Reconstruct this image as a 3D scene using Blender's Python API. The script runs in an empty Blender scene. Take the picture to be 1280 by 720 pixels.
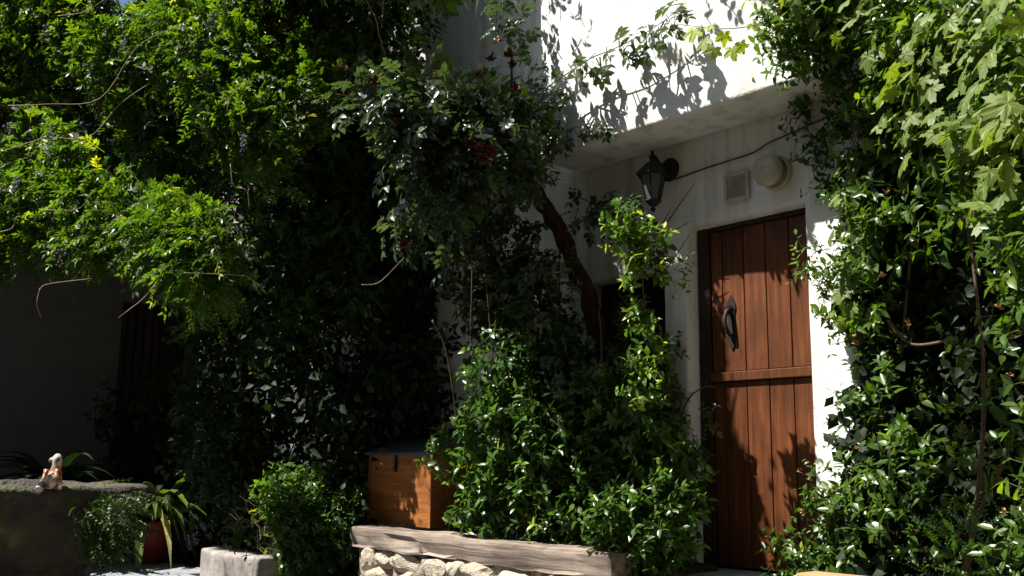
import bpy, bmesh, math, random
import numpy as np
from math import radians, sin, cos, pi, atan, atan2, sqrt
from mathutils import Vector, Matrix, noise
random.seed(7); rng = np.random.default_rng(11)
sc = bpy.context.scene
COL = sc.collection

# ------------------------------------------------------------------ camera
F, PITCH, YAW, ROLL = 1250.0, radians(9.78), radians(40.37), radians(.67)
CAM = np.array([0, -4.76, 1.05])
_h = np.array([-cos(YAW), sin(YAW), 0])
_f = _h*cos(PITCH)+np.array([0, 0, sin(PITCH)])
_r = np.array([_h[1], -_h[0], 0]); _u = np.cross(_r, _f)
_r, _u = _r*cos(ROLL)+_u*sin(ROLL), _u*cos(ROLL)-_r*sin(ROLL)
cd = bpy.data.cameras.new('camera'); cam = bpy.data.objects.new('camera', cd); COL.objects.link(cam)
cd.sensor_width = 36; cd.lens = F/1280*36; cd.clip_end = 600; cd.clip_start = .05
cam.matrix_world = Matrix([[_r[i], _u[i], -_f[i], CAM[i]] for i in range(3)]+[[0, 0, 0, 1]])
sc.camera = cam
# ------------------------------------------------------------------ world, sun, exposure
SUN = Vector((-.62, -1.0, 1.76)).normalized()          # towards the sun
w = bpy.data.worlds.new('World'); sc.world = w; w.use_nodes = True
nt = w.node_tree; bg = nt.nodes['Background']
sky = nt.nodes.new('ShaderNodeTexSky'); sky.sky_type = 'NISHITA'; sky.sun_disc = False
sky.sun_elevation = math.asin(SUN.z); sky.sun_rotation = atan2(SUN.x, SUN.y)
nt.links.new(sky.outputs[0], bg.inputs[0]); bg.inputs[1].default_value = .05
sd = bpy.data.lights.new('sun', 'SUN'); so = bpy.data.objects.new('sun', sd); COL.objects.link(so)
sd.energy = 5; sd.angle = radians(.53); sd.color = (1, .95, .86)
so.rotation_euler = SUN.to_track_quat('Z', 'Y').to_euler(); so.location = (-5, -5, 9)
sc.view_settings.view_transform = 'Standard'; sc.view_settings.look = 'None'
sc.view_settings.exposure = 1.15; sc.view_settings.gamma = 1
sc.cycles.max_bounces = 6; sc.cycles.diffuse_bounces = 3; sc.cycles.glossy_bounces = 2
sc.cycles.transmission_bounces = 4; sc.cycles.transparent_max_bounces = 6

# ------------------------------------------------------------------ placing helpers
def ray(x, y): return _f+_r*(x-640)/F-_u*(y-360)/F            # unit forward component
def aty(x, y, Y): r = ray(x, y); return CAM+r*(Y-CAM[1])/r[1]
def atx(x, y, X): r = ray(x, y); return CAM+r*(X-CAM[0])/r[0]
def atz(x, y, Z): r = ray(x, y); return CAM+r*(Z-CAM[2])/r[2]
def atd(x, y, d): return CAM+ray(x, y)*d
def proj(p):
    d = np.asarray(p, float)-CAM; z = d@_f; return 640+F*(d@_r)/z, 360-F*(d@_u)/z, z

# ------------------------------------------------------------------ materials
def mat(name):
    m = bpy.data.materials.new(name); m.use_nodes = True
    return m, m.node_tree, m.node_tree.nodes['Principled BSDF']
def N(nt, t, **k):
    n = nt.nodes.new(t)
    for a, b in k.items():
        if a.startswith('i_'): n.inputs[a[2:].replace('_', ' ')].default_value = b
        else: setattr(n, a, b)
    return n
def ramp(nt, fac, stops):
    r = nt.nodes.new('ShaderNodeValToRGB'); e = r.color_ramp.elements
    while len(e) < len(stops): e.new(.5)
    for i, (p, c) in enumerate(stops): e[i].position = p; e[i].color = (*c, 1)
    if fac is not None: nt.links.new(fac, r.inputs[0])
    return r
def bump(nt, b, h, s, d): 
    n = N(nt, 'ShaderNodeBump'); n.inputs['Strength'].default_value = s; n.inputs['Distance'].default_value = d
    nt.links.new(h, n.inputs['Height']); nt.links.new(n.outputs[0], b.inputs['Normal']); return n
def leaf_mat(name, cols, tcol, tmix=.3, rough=.38, spec=.5):
    m, nt, b = mat(name)
    at = N(nt, 'ShaderNodeAttribute', attribute_name='tone')
    r = ramp(nt, at.outputs['Fac'], list(zip((0, .45, .8, .93, 1), cols)))
    tc = N(nt, 'ShaderNodeTexCoord'); nz = N(nt, 'ShaderNodeTexNoise'); nz.inputs['Scale'].default_value = 38; nz.inputs['Detail'].default_value = 2
    nt.links.new(tc.outputs['Object'], nz.inputs['Vector'])
    hs = N(nt, 'ShaderNodeHueSaturation'); mr = N(nt, 'ShaderNodeMapRange'); mr.inputs[3].default_value = .65; mr.inputs[4].default_value = 1.35
    nt.links.new(nz.outputs['Fac'], mr.inputs[0]); nt.links.new(mr.outputs[0], hs.inputs['Value']); nt.links.new(r.outputs[0], hs.inputs['Color'])
    nt.links.new(hs.outputs[0], b.inputs['Base Color'])
    b.inputs['Roughness'].default_value = rough; b.inputs['Specular IOR Level'].default_value = spec
    t = N(nt, 'ShaderNodeBsdfTranslucent'); mx = N(nt, 'ShaderNodeMixRGB', blend_type='MULTIPLY'); mx.inputs[0].default_value = 1
    nt.links.new(hs.outputs[0], mx.inputs[1]); mx.inputs[2].default_value = (*tcol, 1)
    nt.links.new(mx.outputs[0], t.inputs[0])
    ms = N(nt, 'ShaderNodeMixShader'); ms.inputs[0].default_value = tmix
    nt.links.new(b.outputs[0], ms.inputs[1]); nt.links.new(t.outputs[0], ms.inputs[2])
    nt.links.new(ms.outputs[0], nt.nodes['Material Output'].inputs[0]); return m
def solid(name, c, rough=.6, spec=.5, var=.25, scale=20, bs=0, bd=.01, metal=0, stretch=None):
    m, nt, b = mat(name)
    tc = N(nt, 'ShaderNodeTexCoord'); mp = N(nt, 'ShaderNodeMapping'); nz = N(nt, 'ShaderNodeTexNoise')
    if stretch: mp.inputs['Scale'].default_value = stretch
    nt.links.new(tc.outputs['Object'], mp.inputs[0]); nt.links.new(mp.outputs[0], nz.inputs['Vector'])
    nz.inputs['Scale'].default_value = scale; nz.inputs['Detail'].default_value = 6; nz.inputs['Roughness'].default_value = .65
    r = ramp(nt, nz.outputs['Fac'], [(.3, tuple(v*(1-var) for v in c)), (.7, tuple(min(1, v*(1+var)) for v in c))])
    nt.links.new(r.outputs[0], b.inputs['Base Color'])
    b.inputs['Roughness'].default_value = rough; b.inputs['Specular IOR Level'].default_value = spec; b.inputs['Metallic'].default_value = metal
    if bs: bump(nt, b, nz.outputs['Fac'], bs, bd)
    return m

def stucco():
    m, nt, b = mat('whitewashed_plaster')
    tc = N(nt, 'ShaderNodeTexCoord'); P = tc.outputs['Object']
    def nz(s, d=5, v=None, dist=0):
        n = N(nt, 'ShaderNodeTexNoise'); n.inputs['Scale'].default_value = s; n.inputs['Detail'].default_value = d; n.inputs['Distortion'].default_value = dist
        nt.links.new(v or P, n.inputs['Vector']); return n.outputs['Fac']
    base = ramp(nt, nz(1.7), [(.3, (.74, .755, .77)), (.65, (.83, .83, .82))])
    mp = N(nt, 'ShaderNodeMapping'); mp.inputs['Scale'].default_value = (7, 7, .8); nt.links.new(P, mp.inputs[0])
    g = ramp(nt, nz(1.3, 6, mp.outputs[0]), [(.50, (0, 0, 0)), (.74, (.62, .62, .62))])
    g2 = ramp(nt, nz(24, 3, None, .6), [(.66, (0, 0, 0)), (.72, (.5, .5, .5))])
    add = N(nt, 'ShaderNodeMixRGB', blend_type='ADD'); add.inputs[0].default_value = 1
    nt.links.new(g.outputs[0], add.inputs[1]); nt.links.new(g2.outputs[0], add.inputs[2])
    mx = N(nt, 'ShaderNodeMixRGB'); nt.links.new(add.outputs[0], mx.inputs[0]); nt.links.new(base.outputs[0], mx.inputs[1]); mx.inputs[2].default_value = (.38, .33, .26, 1)
    nt.links.new(mx.outputs[0], b.inputs['Base Color']); b.inputs['Roughness'].default_value = .92; b.inputs['Specular IOR Level'].default_value = .15
    ad = N(nt, 'ShaderNodeMath', operation='ADD'); ml = N(nt, 'ShaderNodeMath', operation='MULTIPLY'); ml.inputs[1].default_value = .35
    nt.links.new(nz(9, 4), ad.inputs[0]); nt.links.new(nz(70, 5), ml.inputs[0]); nt.links.new(ml.outputs[0], ad.inputs[1])
    bump(nt, b, ad.outputs[0], .55, .02); return m
def wood(name, c1, c2, c3, axis=2, scale=1., rough=.45, spec=.4, bd=.004):
    m, nt, b = mat(name)
    tc = N(nt, 'ShaderNodeTexCoord'); oi = N(nt, 'ShaderNodeObjectInfo'); mp = N(nt, 'ShaderNodeMapping')
    s = [14*scale]*3; s[axis] = .9*scale; mp.inputs['Scale'].default_value = s
    va = N(nt, 'ShaderNodeVectorMath', operation='ADD'); vm = N(nt, 'ShaderNodeVectorMath', operation='SCALE'); vm.inputs['Scale'].default_value = 7
    cb = N(nt, 'ShaderNodeCombineXYZ')
    for i in range(3): nt.links.new(oi.outputs['Random'], cb.inputs[i])
    nt.links.new(cb.outputs[0], vm.inputs[0]); nt.links.new(tc.outputs['Object'], va.inputs[0]); nt.links.new(vm.outputs[0], va.inputs[1])
    nt.links.new(va.outputs[0], mp.inputs[0])
    n1 = N(nt, 'ShaderNodeTexNoise'); n1.inputs['Scale'].default_value = 2.2; n1.inputs['Detail'].default_value = 7; n1.inputs['Roughness'].default_value = .6; n1.inputs['Distortion'].default_value = .8
    n2 = N(nt, 'ShaderNodeTexNoise'); n2.inputs['Scale'].default_value = 3; n2.inputs['Detail'].default_value = 3
    nt.links.new(mp.outputs[0], n1.inputs['Vector']); nt.links.new(va.outputs[0], n2.inputs['Vector'])
    r = ramp(nt, n1.outputs['Fac'], [(.28, c1), (.5, c2), (.72, c3)])
    mr = N(nt, 'ShaderNodeMapRange'); mr.inputs[1].default_value = .3; mr.inputs[2].default_value = .7; mr.inputs[3].default_value = .62; mr.inputs[4].default_value = 1.25
    nt.links.new(n2.outputs['Fac'], mr.inputs[0])
    hs = N(nt, 'ShaderNodeHueSaturation'); nt.links.new(mr.outputs[0], hs.inputs['Value']); nt.links.new(r.outputs[0], hs.inputs['Color'])
    nt.links.new(hs.outputs[0], b.inputs['Base Color']); b.inputs['Roughness'].default_value = rough; b.inputs['Specular IOR Level'].default_value = spec
    bump(nt, b, n1.outputs['Fac'], .5, bd); return m

M = {}
M['plaster'] = stucco()
M['door'] = wood('varnished_brown_wood', (.06, .018, .006), (.112, .035, .011), (.175, .057, .018), 2, 1.1, .5, .3)
M['dimmed_render'] = solid('shade_dimmed_render', (.12, .12, .115), .95, .1, .15, 4, .4, .01)  # white outbuilding wall; its deep shade is put into this grey
M['frame'] = wood('dark_stained_wood', (.012, .006, .004), (.03, .014, .008), (.05, .024, .014), 2, 1, .5, .3)
M['beam'] = wood('weathered_beam_wood', (.09, .07, .055), (.24, .19, .155), (.38, .33, .285), 0, .8, .8, .2, .012)
M['box'] = wood('orange_box_wood', (.21, .072, .018), (.33, .12, .032), (.43, .175, .055), 0, .9, .55, .3)
M['iron'] = solid('black_painted_iron', (.013, .012, .012), .6, .35, .4, 60, .3, .002)
M['felt'] = solid('grey_roofing_felt', (.07, .08, .09), .6, .5, .35, 60, .3, .003)
M['bark'] = solid('rough_rose_bark', (.055, .030, .021), .9, .15, .7, 16, 1.0, .05, 0, (3, 3, .5))
M['twig'] = solid('pale_green_stem', (.13, .12, .05), .6, .3, .35, 30)
M['brown_twig'] = solid('brown_stem', (.11, .07, .045), .7, .3, .4, 30)
M['drytwig'] = solid('dry_beige_tendril', (.36, .27, .19), .7, .3, .2, 30)
M['darkstalk'] = solid('blackened_dry_stalk', (.02, .018, .015), .6, .3, .3, 30)
M['stone'] = solid('pale_rubble_stone', (.50, .44, .35), .9, .2, .35, 9, .9, .02)
M['mortar'] = solid('earthy_mortar', (.30, .25, .19), .95, .1, .45, 14, 1, .03)
M['kerb'] = solid('pale_kerb_stone', (.29, .265, .245), .9, .2, .4, 7, .9, .015)
M['old_stone'] = solid('old_wall_stone', (.15, .11, .08), .95, .1, .4, 14, .8, .02)
M['slab'] = solid('grey_paving_stone', (.24, .25, .28), .85, .2, .3, 8, .6, .01)
M['ground'] = solid('packed_earth', (.075, .06, .045), .95, .1, .4, 5, .7, .03)
M['soil'] = solid('dark_bed_soil', (.04, .03, .022), .95, .1, .5, 20, 1, .02)
m, nt, b = mat('mossy_stone'); tc = N(nt, 'ShaderNodeTexCoord'); n1 = N(nt, 'ShaderNodeTexNoise'); n1.inputs['Scale'].default_value = 6; n1.inputs['Detail'].default_value = 8; n2 = N(nt, 'ShaderNodeTexNoise'); n2.inputs['Scale'].default_value = 45; n2.inputs['Detail'].default_value = 5
for n_ in (n1, n2): nt.links.new(tc.outputs['Object'], n_.inputs['Vector'])
r = ramp(nt, n1.outputs['Fac'], [(.36, (.018, .013, .010)), (.48, (.045, .033, .026)), (.55, (.032, .036, .012)), (.66, (.07, .065, .02)), (.74, (.12, .10, .08))]); nt.links.new(r.outputs[0], b.inputs['Base Color']); b.inputs['Roughness'].default_value = .75
bump(nt, b, n2.outputs['Fac'], 1, .02); M['basin'] = m
M['terracotta'] = solid('red_pot_plastic', (.20, .025, .014), .5, .4, .2, 10)
M['clay'] = solid('orange_clay_tile', (.45, .24, .13), .85, .2, .2, 14, .5, .01)
M['cream'] = solid('aged_cream_plastic', (.46, .42, .33), .5, .4, .2, 14)
M['cream_dark'] = solid('darker_cream_plastic', (.22, .18, .12), .7, .3, .3, 30)  # darker cream for the vent backing and the ribbed body
M['white_petal'] = solid('white_petal', (.8, .8, .74), .6, .3, .05, 30)
M['mauve'] = solid('mauve_petal', (.15, .13, .22), .7, .3, .3, 60)
M['rose'] = solid('dark_red_petal', (.075, .007, .014), .6, .3, .5, 60)
M['dry'] = solid('withered_orange_blossom', (.34, .20, .08), .8, .2, .4, 60)
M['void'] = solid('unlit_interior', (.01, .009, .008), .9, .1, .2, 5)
m, nt, b = mat('lantern_glass'); b.inputs['Base Color'].default_value = (.16, .17, .17, 1); b.inputs['Roughness'].default_value = .35; b.inputs['Transmission Weight'].default_value = .35; M['glass'] = m
m, nt, b = mat('window_glass'); b.inputs['Base Color'].default_value = (.02, .022, .025, 1); b.inputs['Roughness'].default_value = .08; M['pane'] = m
m, nt, b = mat('glazed_ceramic')
tc = N(nt, 'ShaderNodeTexCoord'); nz = N(nt, 'ShaderNodeTexNoise'); nz.inputs['Scale'].default_value = 15; nt.links.new(tc.outputs['Object'], nz.inputs['Vector'])
r = ramp(nt, nz.outputs['Fac'], [(.38, (.30, .05, .02)), (.46, (.35, .22, .12)), (.52, (.6, .55, .48)), (.62, (.10, .07, .05))]); nt.links.new(r.outputs[0], b.inputs['Base Color'])
b.inputs['Roughness'].default_value = .18; M['ceramic'] = m
M['wist'] = leaf_mat('wisteria_leaf', [(.024, .050, .006), (.052, .104, .009), (.090, .148, .012), (.16, .21, .015), (.28, .27, .03)], (2.3, 2.4, .7), .46, .42)
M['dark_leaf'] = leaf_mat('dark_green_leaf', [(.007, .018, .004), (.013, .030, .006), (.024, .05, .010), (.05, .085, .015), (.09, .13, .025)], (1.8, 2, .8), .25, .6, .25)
M['rose_leaf'] = leaf_mat('grey_green_rose_leaf', [(.026, .042, .022), (.045, .070, .034), (.07, .10, .05), (.12, .16, .04), (.30, .12, .03)], (2, 2.2, .8), .28, .33, .6)
M['jas'] = leaf_mat('glossy_jasmine_leaf', [(.022, .055, .008), (.046, .098, .012), (.085, .15, .016), (.17, .24, .02), (.38, .36, .05)], (2.4, 2.4, .5), .34, .34, .5)
M['shrub_leaf'] = leaf_mat('fresh_shrub_leaf', [(.022, .058, .012), (.042, .095, .018), (.075, .145, .020), (.15, .24, .02), (.40, .42, .03)], (2.1, 2.3, .7), .34, .33, .55)
M['grape'] = leaf_mat('grape_leaf', [(.08, .13, .025), (.13, .19, .04), (.19, .25, .065), (.26, .32, .05), (.40, .44, .06)], (2.0, 2.0, .5), .38, .5, .35)
M['strap'] = leaf_mat('strap_leaf', [(.035, .065, .012), (.07, .11, .02), (.12, .17, .03), (.28, .28, .08), (.55, .52, .25)], (1.8, 1.9, .7), .3, .3, .5)
M['moss'] = leaf_mat('maidenhair_fern', [(.025, .05, .008), (.04, .08, .012), (.06, .11, .015), (.09, .15, .02), (.13, .2, .03)], (2, 2.2, .6), .35, .5)

# ------------------------------------------------------------------ object helpers
def tag(o, label=None, cat=None, group=None, kind=None):
    for k, v in (('label', label), ('category', cat), ('group', group), ('kind', kind)):
        if v: o[k] = v
    return o
def empty(name, loc, label=None, cat=None, group=None, parent=None, kind=None):
    o = bpy.data.objects.new(name, None); COL.objects.link(o); o.location = Vector([float(v) for v in loc]); o.empty_display_size = .1
    if parent: o.parent = parent
    return tag(o, label, cat, group, kind)
def origin(o):
    v = Vector((0, 0, 0))
    while o: v += o.location; o = o.parent
    return v
def link(name, me, m=None, parent=None, kind=None, smooth=False):
    if m and not me.materials: me.materials.append(m)
    o = bpy.data.objects.new(name, me); COL.objects.link(o)
    if parent: o.parent = parent
    if smooth: me.polygons.foreach_set('use_smooth', [True]*len(me.polygons))
    if kind: o['kind'] = kind
    return o
def from_bm(name, bm, m, parent=None, kind=None, smooth=False, world=True):
    """bm in world coordinates; stored relative to the parent's origin"""
    bmesh.ops.recalc_face_normals(bm, faces=bm.faces)
    if parent and world: bmesh.ops.translate(bm, verts=bm.verts, vec=-origin(parent))
    me = bpy.data.meshes.new(name); bm.to_mesh(me); bm.free()
    return link(name, me, m, parent, kind, smooth)
def bm_box(x0, x1, y0, y1, z0, z1, bev=0, seg=2, cut=0, amp=0, bm=None):
    own = bm is None; b = bmesh.new()
    r = bmesh.ops.create_cube(b, size=1)
    for v in b.verts: v.co = Vector(((x0+x1)/2+v.co.x*(x1-x0), (y0+y1)/2+v.co.y*(y1-y0), (z0+z1)/2+v.co.z*(z1-z0)))
    if bev: bmesh.ops.bevel(b, geom=b.edges[:], offset=bev, segments=seg, affect='EDGES', profile=.6)
    if cut:
        for ax, (a, c) in enumerate(((x0, x1), (y0, y1), (z0, z1))):
            k = a+cut
            while k < c-cut*.4:
                no = [0, 0, 0]; no[ax] = 1; co = [0, 0, 0]; co[ax] = k
                bmesh.ops.bisect_plane(b, geom=b.verts[:]+b.edges[:]+b.faces[:], plane_co=co, plane_no=no, dist=1e-5); k += cut
    if amp:
        for v in b.verts: v.co += noise.noise_vector(v.co*2.3)*amp+noise.noise_vector(v.co*9)*amp*.35
    return b
def join(bm, other):
    me = bpy.data.meshes.new('t'); other.to_mesh(me); other.free(); bm.from_mesh(me); bpy.data.meshes.remove(me); return bm
def bm_tube(pts, r0, r1=None, sides=7, rough=0, bm=None, cap=True):
    bm = bm or bmesh.new(); pts = [Vector([float(c) for c in p]) for p in pts]; r1 = r0 if r1 is None else r1; n = len(pts); rings = []
    up = Vector((.3, .2, 1)).normalized()
    for i, p in enumerate(pts):
        t = (pts[min(i+1, n-1)]-pts[max(i-1, 0)]).normalized(); a = t.cross(up)
        if a.length < .05: a = t.cross(Vector((1, 0, 0)))
        a.normalize(); b = t.cross(a); rr = r0+(r1-r0)*i/(n-1); ring = []
        for k in range(sides):
            an = 2*pi*k/sides+i*.12; q = rr*(1+rough*noise.noise(p*6+Vector((k*1.7, 0, 0))))
            ring.append(bm.verts.new(p+(a*cos(an)+b*sin(an))*q))
        rings.append(ring)
    for i in range(n-1):
        for k in range(sides): bm.faces.new((rings[i][k], rings[i][(k+1) % sides], rings[i+1][(k+1) % sides], rings[i+1][k]))
    if cap: bm.faces.new(rings[0][::-1]); bm.faces.new(rings[-1])
    return bm
def spline(pts, n=8):
    P = [np.array(p, float) for p in pts]; P = [2*P[0]-P[1]]+P+[2*P[-1]-P[-2]]; out = []
    for i in range(1, len(P)-2):
        for k in range(n):
            t = k/n; a, b, c, d = P[i-1:i+3]
            out.append(.5*((2*b)+(-a+c)*t+(2*a-5*b+4*c-d)*t*t+(-a+3*b-3*c+d)*t**3))
    return out+[P[-2]]
def bm_lathe(prof, c, sides=20, axis='z', sx=1):
    bm = bmesh.new(); rings = []
    for r_, h in prof:
        ring = []
        for k in range(sides):
            a = 2*pi*k/sides
            if axis == 'z': v = (c[0]+r_*cos(a), c[1]+r_*sin(a), c[2]+h)
            else: v = (c[0]+r_*cos(a), c[1]-h, c[2]+r_*sin(a))
            ring.append(bm.verts.new(v))
        rings.append(ring)
    for i in range(len(rings)-1):
        for k in range(sides): bm.faces.new((rings[i][k], rings[i][(k+1) % sides], rings[i+1][(k+1) % sides], rings[i+1][k]))
    bm.faces.new(rings[0]); bm.faces.new(rings[-1][::-1]); return bm

# ------------------------------------------------------------------ leaf templates (local Y = along the leaf, Z = its face)
def T_leaf(L=1, W=.5, fold=.12, curl=.15, simple=False):
    ts = [0, .28, .62, 1] if not simple else [0, .45, 1]; ws = [0, .86, .78, 0] if not simple else [0, 1, 0]
    V = []; idx = []
    for t, w_ in zip(ts, ws):
        z = -curl*t*t*L
        if w_ == 0: idx.append((len(V),)); V.append((0, t*L, z))
        else:
            idx.append((len(V), len(V)+1, len(V)+2)); V += [(-w_*W/2, t*L, z+fold*w_*W), (0, t*L, z), (w_*W/2, t*L, z+fold*w_*W)]
    Fc = []
    for a, b in zip(idx[:-1], idx[1:]):
        if len(a) == 1: Fc += [(a[0], b[1], b[0]), (a[0], b[2], b[1])]
        elif len(b) == 1: Fc += [(a[0], a[1], b[0]), (a[1], a[2], b[0])]
        else: Fc += [(a[0], a[1], b[1], b[0]), (a[1], a[2], b[2], b[1])]
    return np.array(V, float), Fc
def T_compound(pairs, L, W, span, droop=.3, term=True, ang=62, simple=False, rach=.004, jit=.15):
    base, bf = T_leaf(L, W, .12, .18, simple); V = []; Fc = []
    n = pairs*2+(1 if term else 0)
    for i in range(n):
        k = i//2; t = (.22+.78*(k+1)/pairs) if i < pairs*2 else 1.06
        s = 1-.25*abs(t-.6); y = t*span; z = -droop*t*t*span
        a = radians(ang+random.uniform(-10, 10))*(1 if i % 2 else -1) if i < pairs*2 else random.uniform(-.2, .2)
        tilt = random.uniform(-.5, .5)*jit*3+.25; R = Matrix.Rotation(-a, 3, 'Z') @ Matrix.Rotation(random.uniform(-.35, .35), 3, 'Y') @ Matrix.Rotation(-tilt, 3, 'X')
        P = (np.array(R) @ (base*s*random.uniform(.85, 1.1)).T).T+np.array([0, y, z]); o = len(V); V += P.tolist(); Fc += [tuple(q+o for q in f) for f in bf]
    for k in range(3):
        t0, t1 = k/3, (k+1)/3; o = len(V)
        V += [(-rach, t0*span, -droop*t0*t0*span), (rach, t0*span, -droop*t0*t0*span), (rach, t1*span, -droop*t1*t1*span), (-rach, t1*span, -droop*t1*t1*span)]
        Fc.append((o, o+1, o+2, o+3))
    return np.array(V, float), Fc
def T_grape(s=1., seed=0):
    rd = random.Random(seed); n = 40; V = [(0, 0, 0)]; Fc = []
    tips = [(-118, .62), (-58, .86), (0, 1.0), (58, .86), (118, .62)]
    for k in range(n+1):
        a = -165+330*k/n; 
        r = .34
        for ta, tr in tips:
            d = abs(a-ta); r = max(r, tr*max(0, 1-(d/37)**1.25)+.34*min(1, d/37)*.9)
        r *= 1+(.09 if k % 2 else -.07)+rd.uniform(-.04, .04)
        x, y = r*sin(radians(a)), r*cos(radians(a))
        z = -.16*r*r+.055*sin(radians(a*5))*r+rd.uniform(-.02, .02)
        V.append((x*s, y*s, z*s))
    # inner ring for a crisp mid-vein relief
    m = len(V)
    for k in range(n+1):
        x, y, z = V[1+k]; a = -165+330*k/n; V.append((x*.5, y*.5, z*.35+.035*s*abs(sin(radians(a*3.05)))))
    for k in range(n):
        Fc += [(m+k, m+k+1, 2+k, 1+k), (0, m+k+1, m+k)]
    V = np.array(V, float); V[:, 1] += .12*s
    o = len(V); V = np.vstack([V, [(-.012*s, -.5*s, -.1*s), (.012*s, -.5*s, -.1*s), (.012*s, .12*s, 0), (-.012*s, .12*s, 0)]]); Fc.append((o, o+1, o+2, o+3))
    return V, Fc
def T_strap(L=.6, W=.045, arch=.9, n=7, seed=0):
    V = []; Fc = []; rd = random.Random(seed)
    for i in range(n+1):
        t = i/n; a = 1.35-arch*2.1*t*t if False else None
        y = L*(t-.18*arch*t*t*t); z = L*(.75*t-arch*1.0*t*t); ww = W*(.55+.9*t*(1-t)*2)*(1-t**5)/1.2+.0005
        V += [(-ww, y, z+ww*.4), (0, y, z), (ww, y, z+ww*.4)]
        if i: o = 3*i-3; Fc += [(o, o+1, o+4, o+3), (o+1, o+2, o+5, o+4)]
    return np.array(V, float), Fc

def frames(fwd, up=None, spin=0.):
    """matrices (n,3,3) whose columns are x, forward, normal"""
    f = fwd/np.linalg.norm(fwd, axis=1, keepdims=True); n = len(f)
    u = np.tile([0, 0, 1.], (n, 1)) if up is None else up
    x = np.cross(f, u); ln = np.linalg.norm(x, axis=1, keepdims=True); x = np.where(ln < 1e-3, [1., 0, 0], x/np.maximum(ln, 1e-6)); z = np.cross(x, f)
    if np.any(spin):
        c, s = np.cos(spin)[:, None], np.sin(spin)[:, None]; x, z = x*c+z*s, z*c-x*s
    return np.stack([x, f, z], axis=2)
def rot_rand(n, s): return rng.normal(0, s, (n, 3))

HOLE = [(118, -60), (195, -60), (190, 8), (165, 16), (140, 8)]
class Leaves:
    """collects leaf placements of one plant; the largest in view become single objects, the rest one mesh"""
    def __init__(self, temps): self.t = temps; self.M = []; self.T = []; self.tone = []; self.k = []
    def add(self, M_, T_, tone, k=None):
        n = len(T_); self.M.append(M_); self.T.append(T_); self.tone.append(np.clip(tone, 0, 1)); self.k.append(rng.integers(0, len(self.t), n) if k is None else np.full(n, k))
    def build(self, root, mt, n_single=300, cell=14, name='leaf', rest='foliage', maxd=99, clear=None, far=4.5, hole=None):
        M_ = np.concatenate(self.M); T_ = np.concatenate(self.T); tone = np.concatenate(self.tone); kk = np.concatenate(self.k)
        if hole:
            d = T_-CAM; z = d@_f; kp = ~in_poly(640+F*(d@_r)/z, 360-F*(d@_u)/z, hole); M_, T_, tone, kk = M_[kp], T_[kp], tone[kp], kk[kp]
        if clear:
            hy = np.array([t_[0][:, 1].max() for t_ in self.t])[kk][:, None]; keep = ~(blocks(T_+M_[:, :, 1]*hy*.3, clear, far, .06, .08) | blocks(T_+M_[:, :, 1]*hy*.85, clear, far, .06, .08)); M_, T_, tone, kk = M_[keep], T_[keep], tone[keep], kk[keep]
        org = np.array(origin(root)); d = T_-CAM; z = d@_f; px = 640+F*(d@_r)/z; py = 360-F*(d@_u)/z
        single = np.zeros(len(T_), bool)
        if n_single:
            ok = np.where((z > .3) & (px > 4) & (px < 1276) & (py > 4) & (py < 716))[0]
            best = {}
            for i in ok[np.argsort(z[ok])]:
                c = (int(px[i]//cell), int(py[i]//cell))
                if c not in best: best[c] = i
            c = np.array(list(best.values()), int)
            if len(c) > n_single: c = rng.choice(c, n_single, replace=False)
            single[c] = True
        meshes = {}
        for i in np.where(single)[0]:
            key = (int(kk[i]), int(min(5, tone[i]*6)))
            if key not in meshes:
                V, Fc = self.t[key[0]]; me = bpy.data.meshes.new(name); me.from_pydata(V.tolist(), [], Fc)
                a = me.attributes.new('tone', 'FLOAT', 'FACE'); tv = (key[1]+.5)/6; a.data.foreach_set('value', [min(1, max(0, tv+random.uniform(-.06, .06))) for _ in Fc])
                me.materials.append(mt); meshes[key] = me
            o = bpy.data.objects.new(name, meshes[key]); COL.objects.link(o); o.parent = root
            m = M_[i]; t = T_[i]-org
            o.matrix_basis = Matrix([[m[0, 0], m[0, 1], m[0, 2], t[0]], [m[1, 0], m[1, 1], m[1, 2], t[1]], [m[2, 0], m[2, 1], m[2, 2], t[2]], [0, 0, 0, 1]])
        vs, ls, sz, tn = [], [], [], []; off = 0
        for k, (V, Fc) in enumerate(self.t):
            sel = np.where((~single) & (kk == k))[0]
            if not len(sel): continue
            W = np.einsum('nij,vj->nvi', M_[sel], V)+(T_[sel]-org)[:, None, :]
            li = np.concatenate([np.array(f) for f in Fc]); s = np.array([len(f) for f in Fc]); n = len(sel)
            vs.append(W.reshape(-1, 3)); ls.append((li[None, :]+(np.arange(n)*len(V))[:, None]+off).ravel()); sz.append(np.tile(s, n))
            tn.append(np.clip(np.repeat(tone[sel], len(Fc))+rng.normal(0, .04, n*len(Fc)), 0, 1)); off += n*len(V)
        if vs:
            vs, ls, sz, tn = map(np.concatenate, (vs, ls, sz, tn)); me = bpy.data.meshes.new(rest)
            me.vertices.add(len(vs)); me.vertices.foreach_set('co', vs.ravel().astype(np.float32))
            me.loops.add(len(ls)); me.loops.foreach_set('vertex_index', ls.astype(np.int32))
            me.polygons.add(len(sz)); me.polygons.foreach_set('loop_start', (np.cumsum(sz)-sz).astype(np.int32))
            me.update(calc_edges=True)
            a = me.attributes.new('tone', 'FLOAT', 'FACE'); a.data.foreach_set('value', tn.astype(np.float32)); me.materials.append(mt)
            link(rest, me, None, root, 'stuff')
        print(root.name, 'leaves', len(T_), 'single', int(single.sum()), 'faces', len(sz) if len(sz) else 0)

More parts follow.
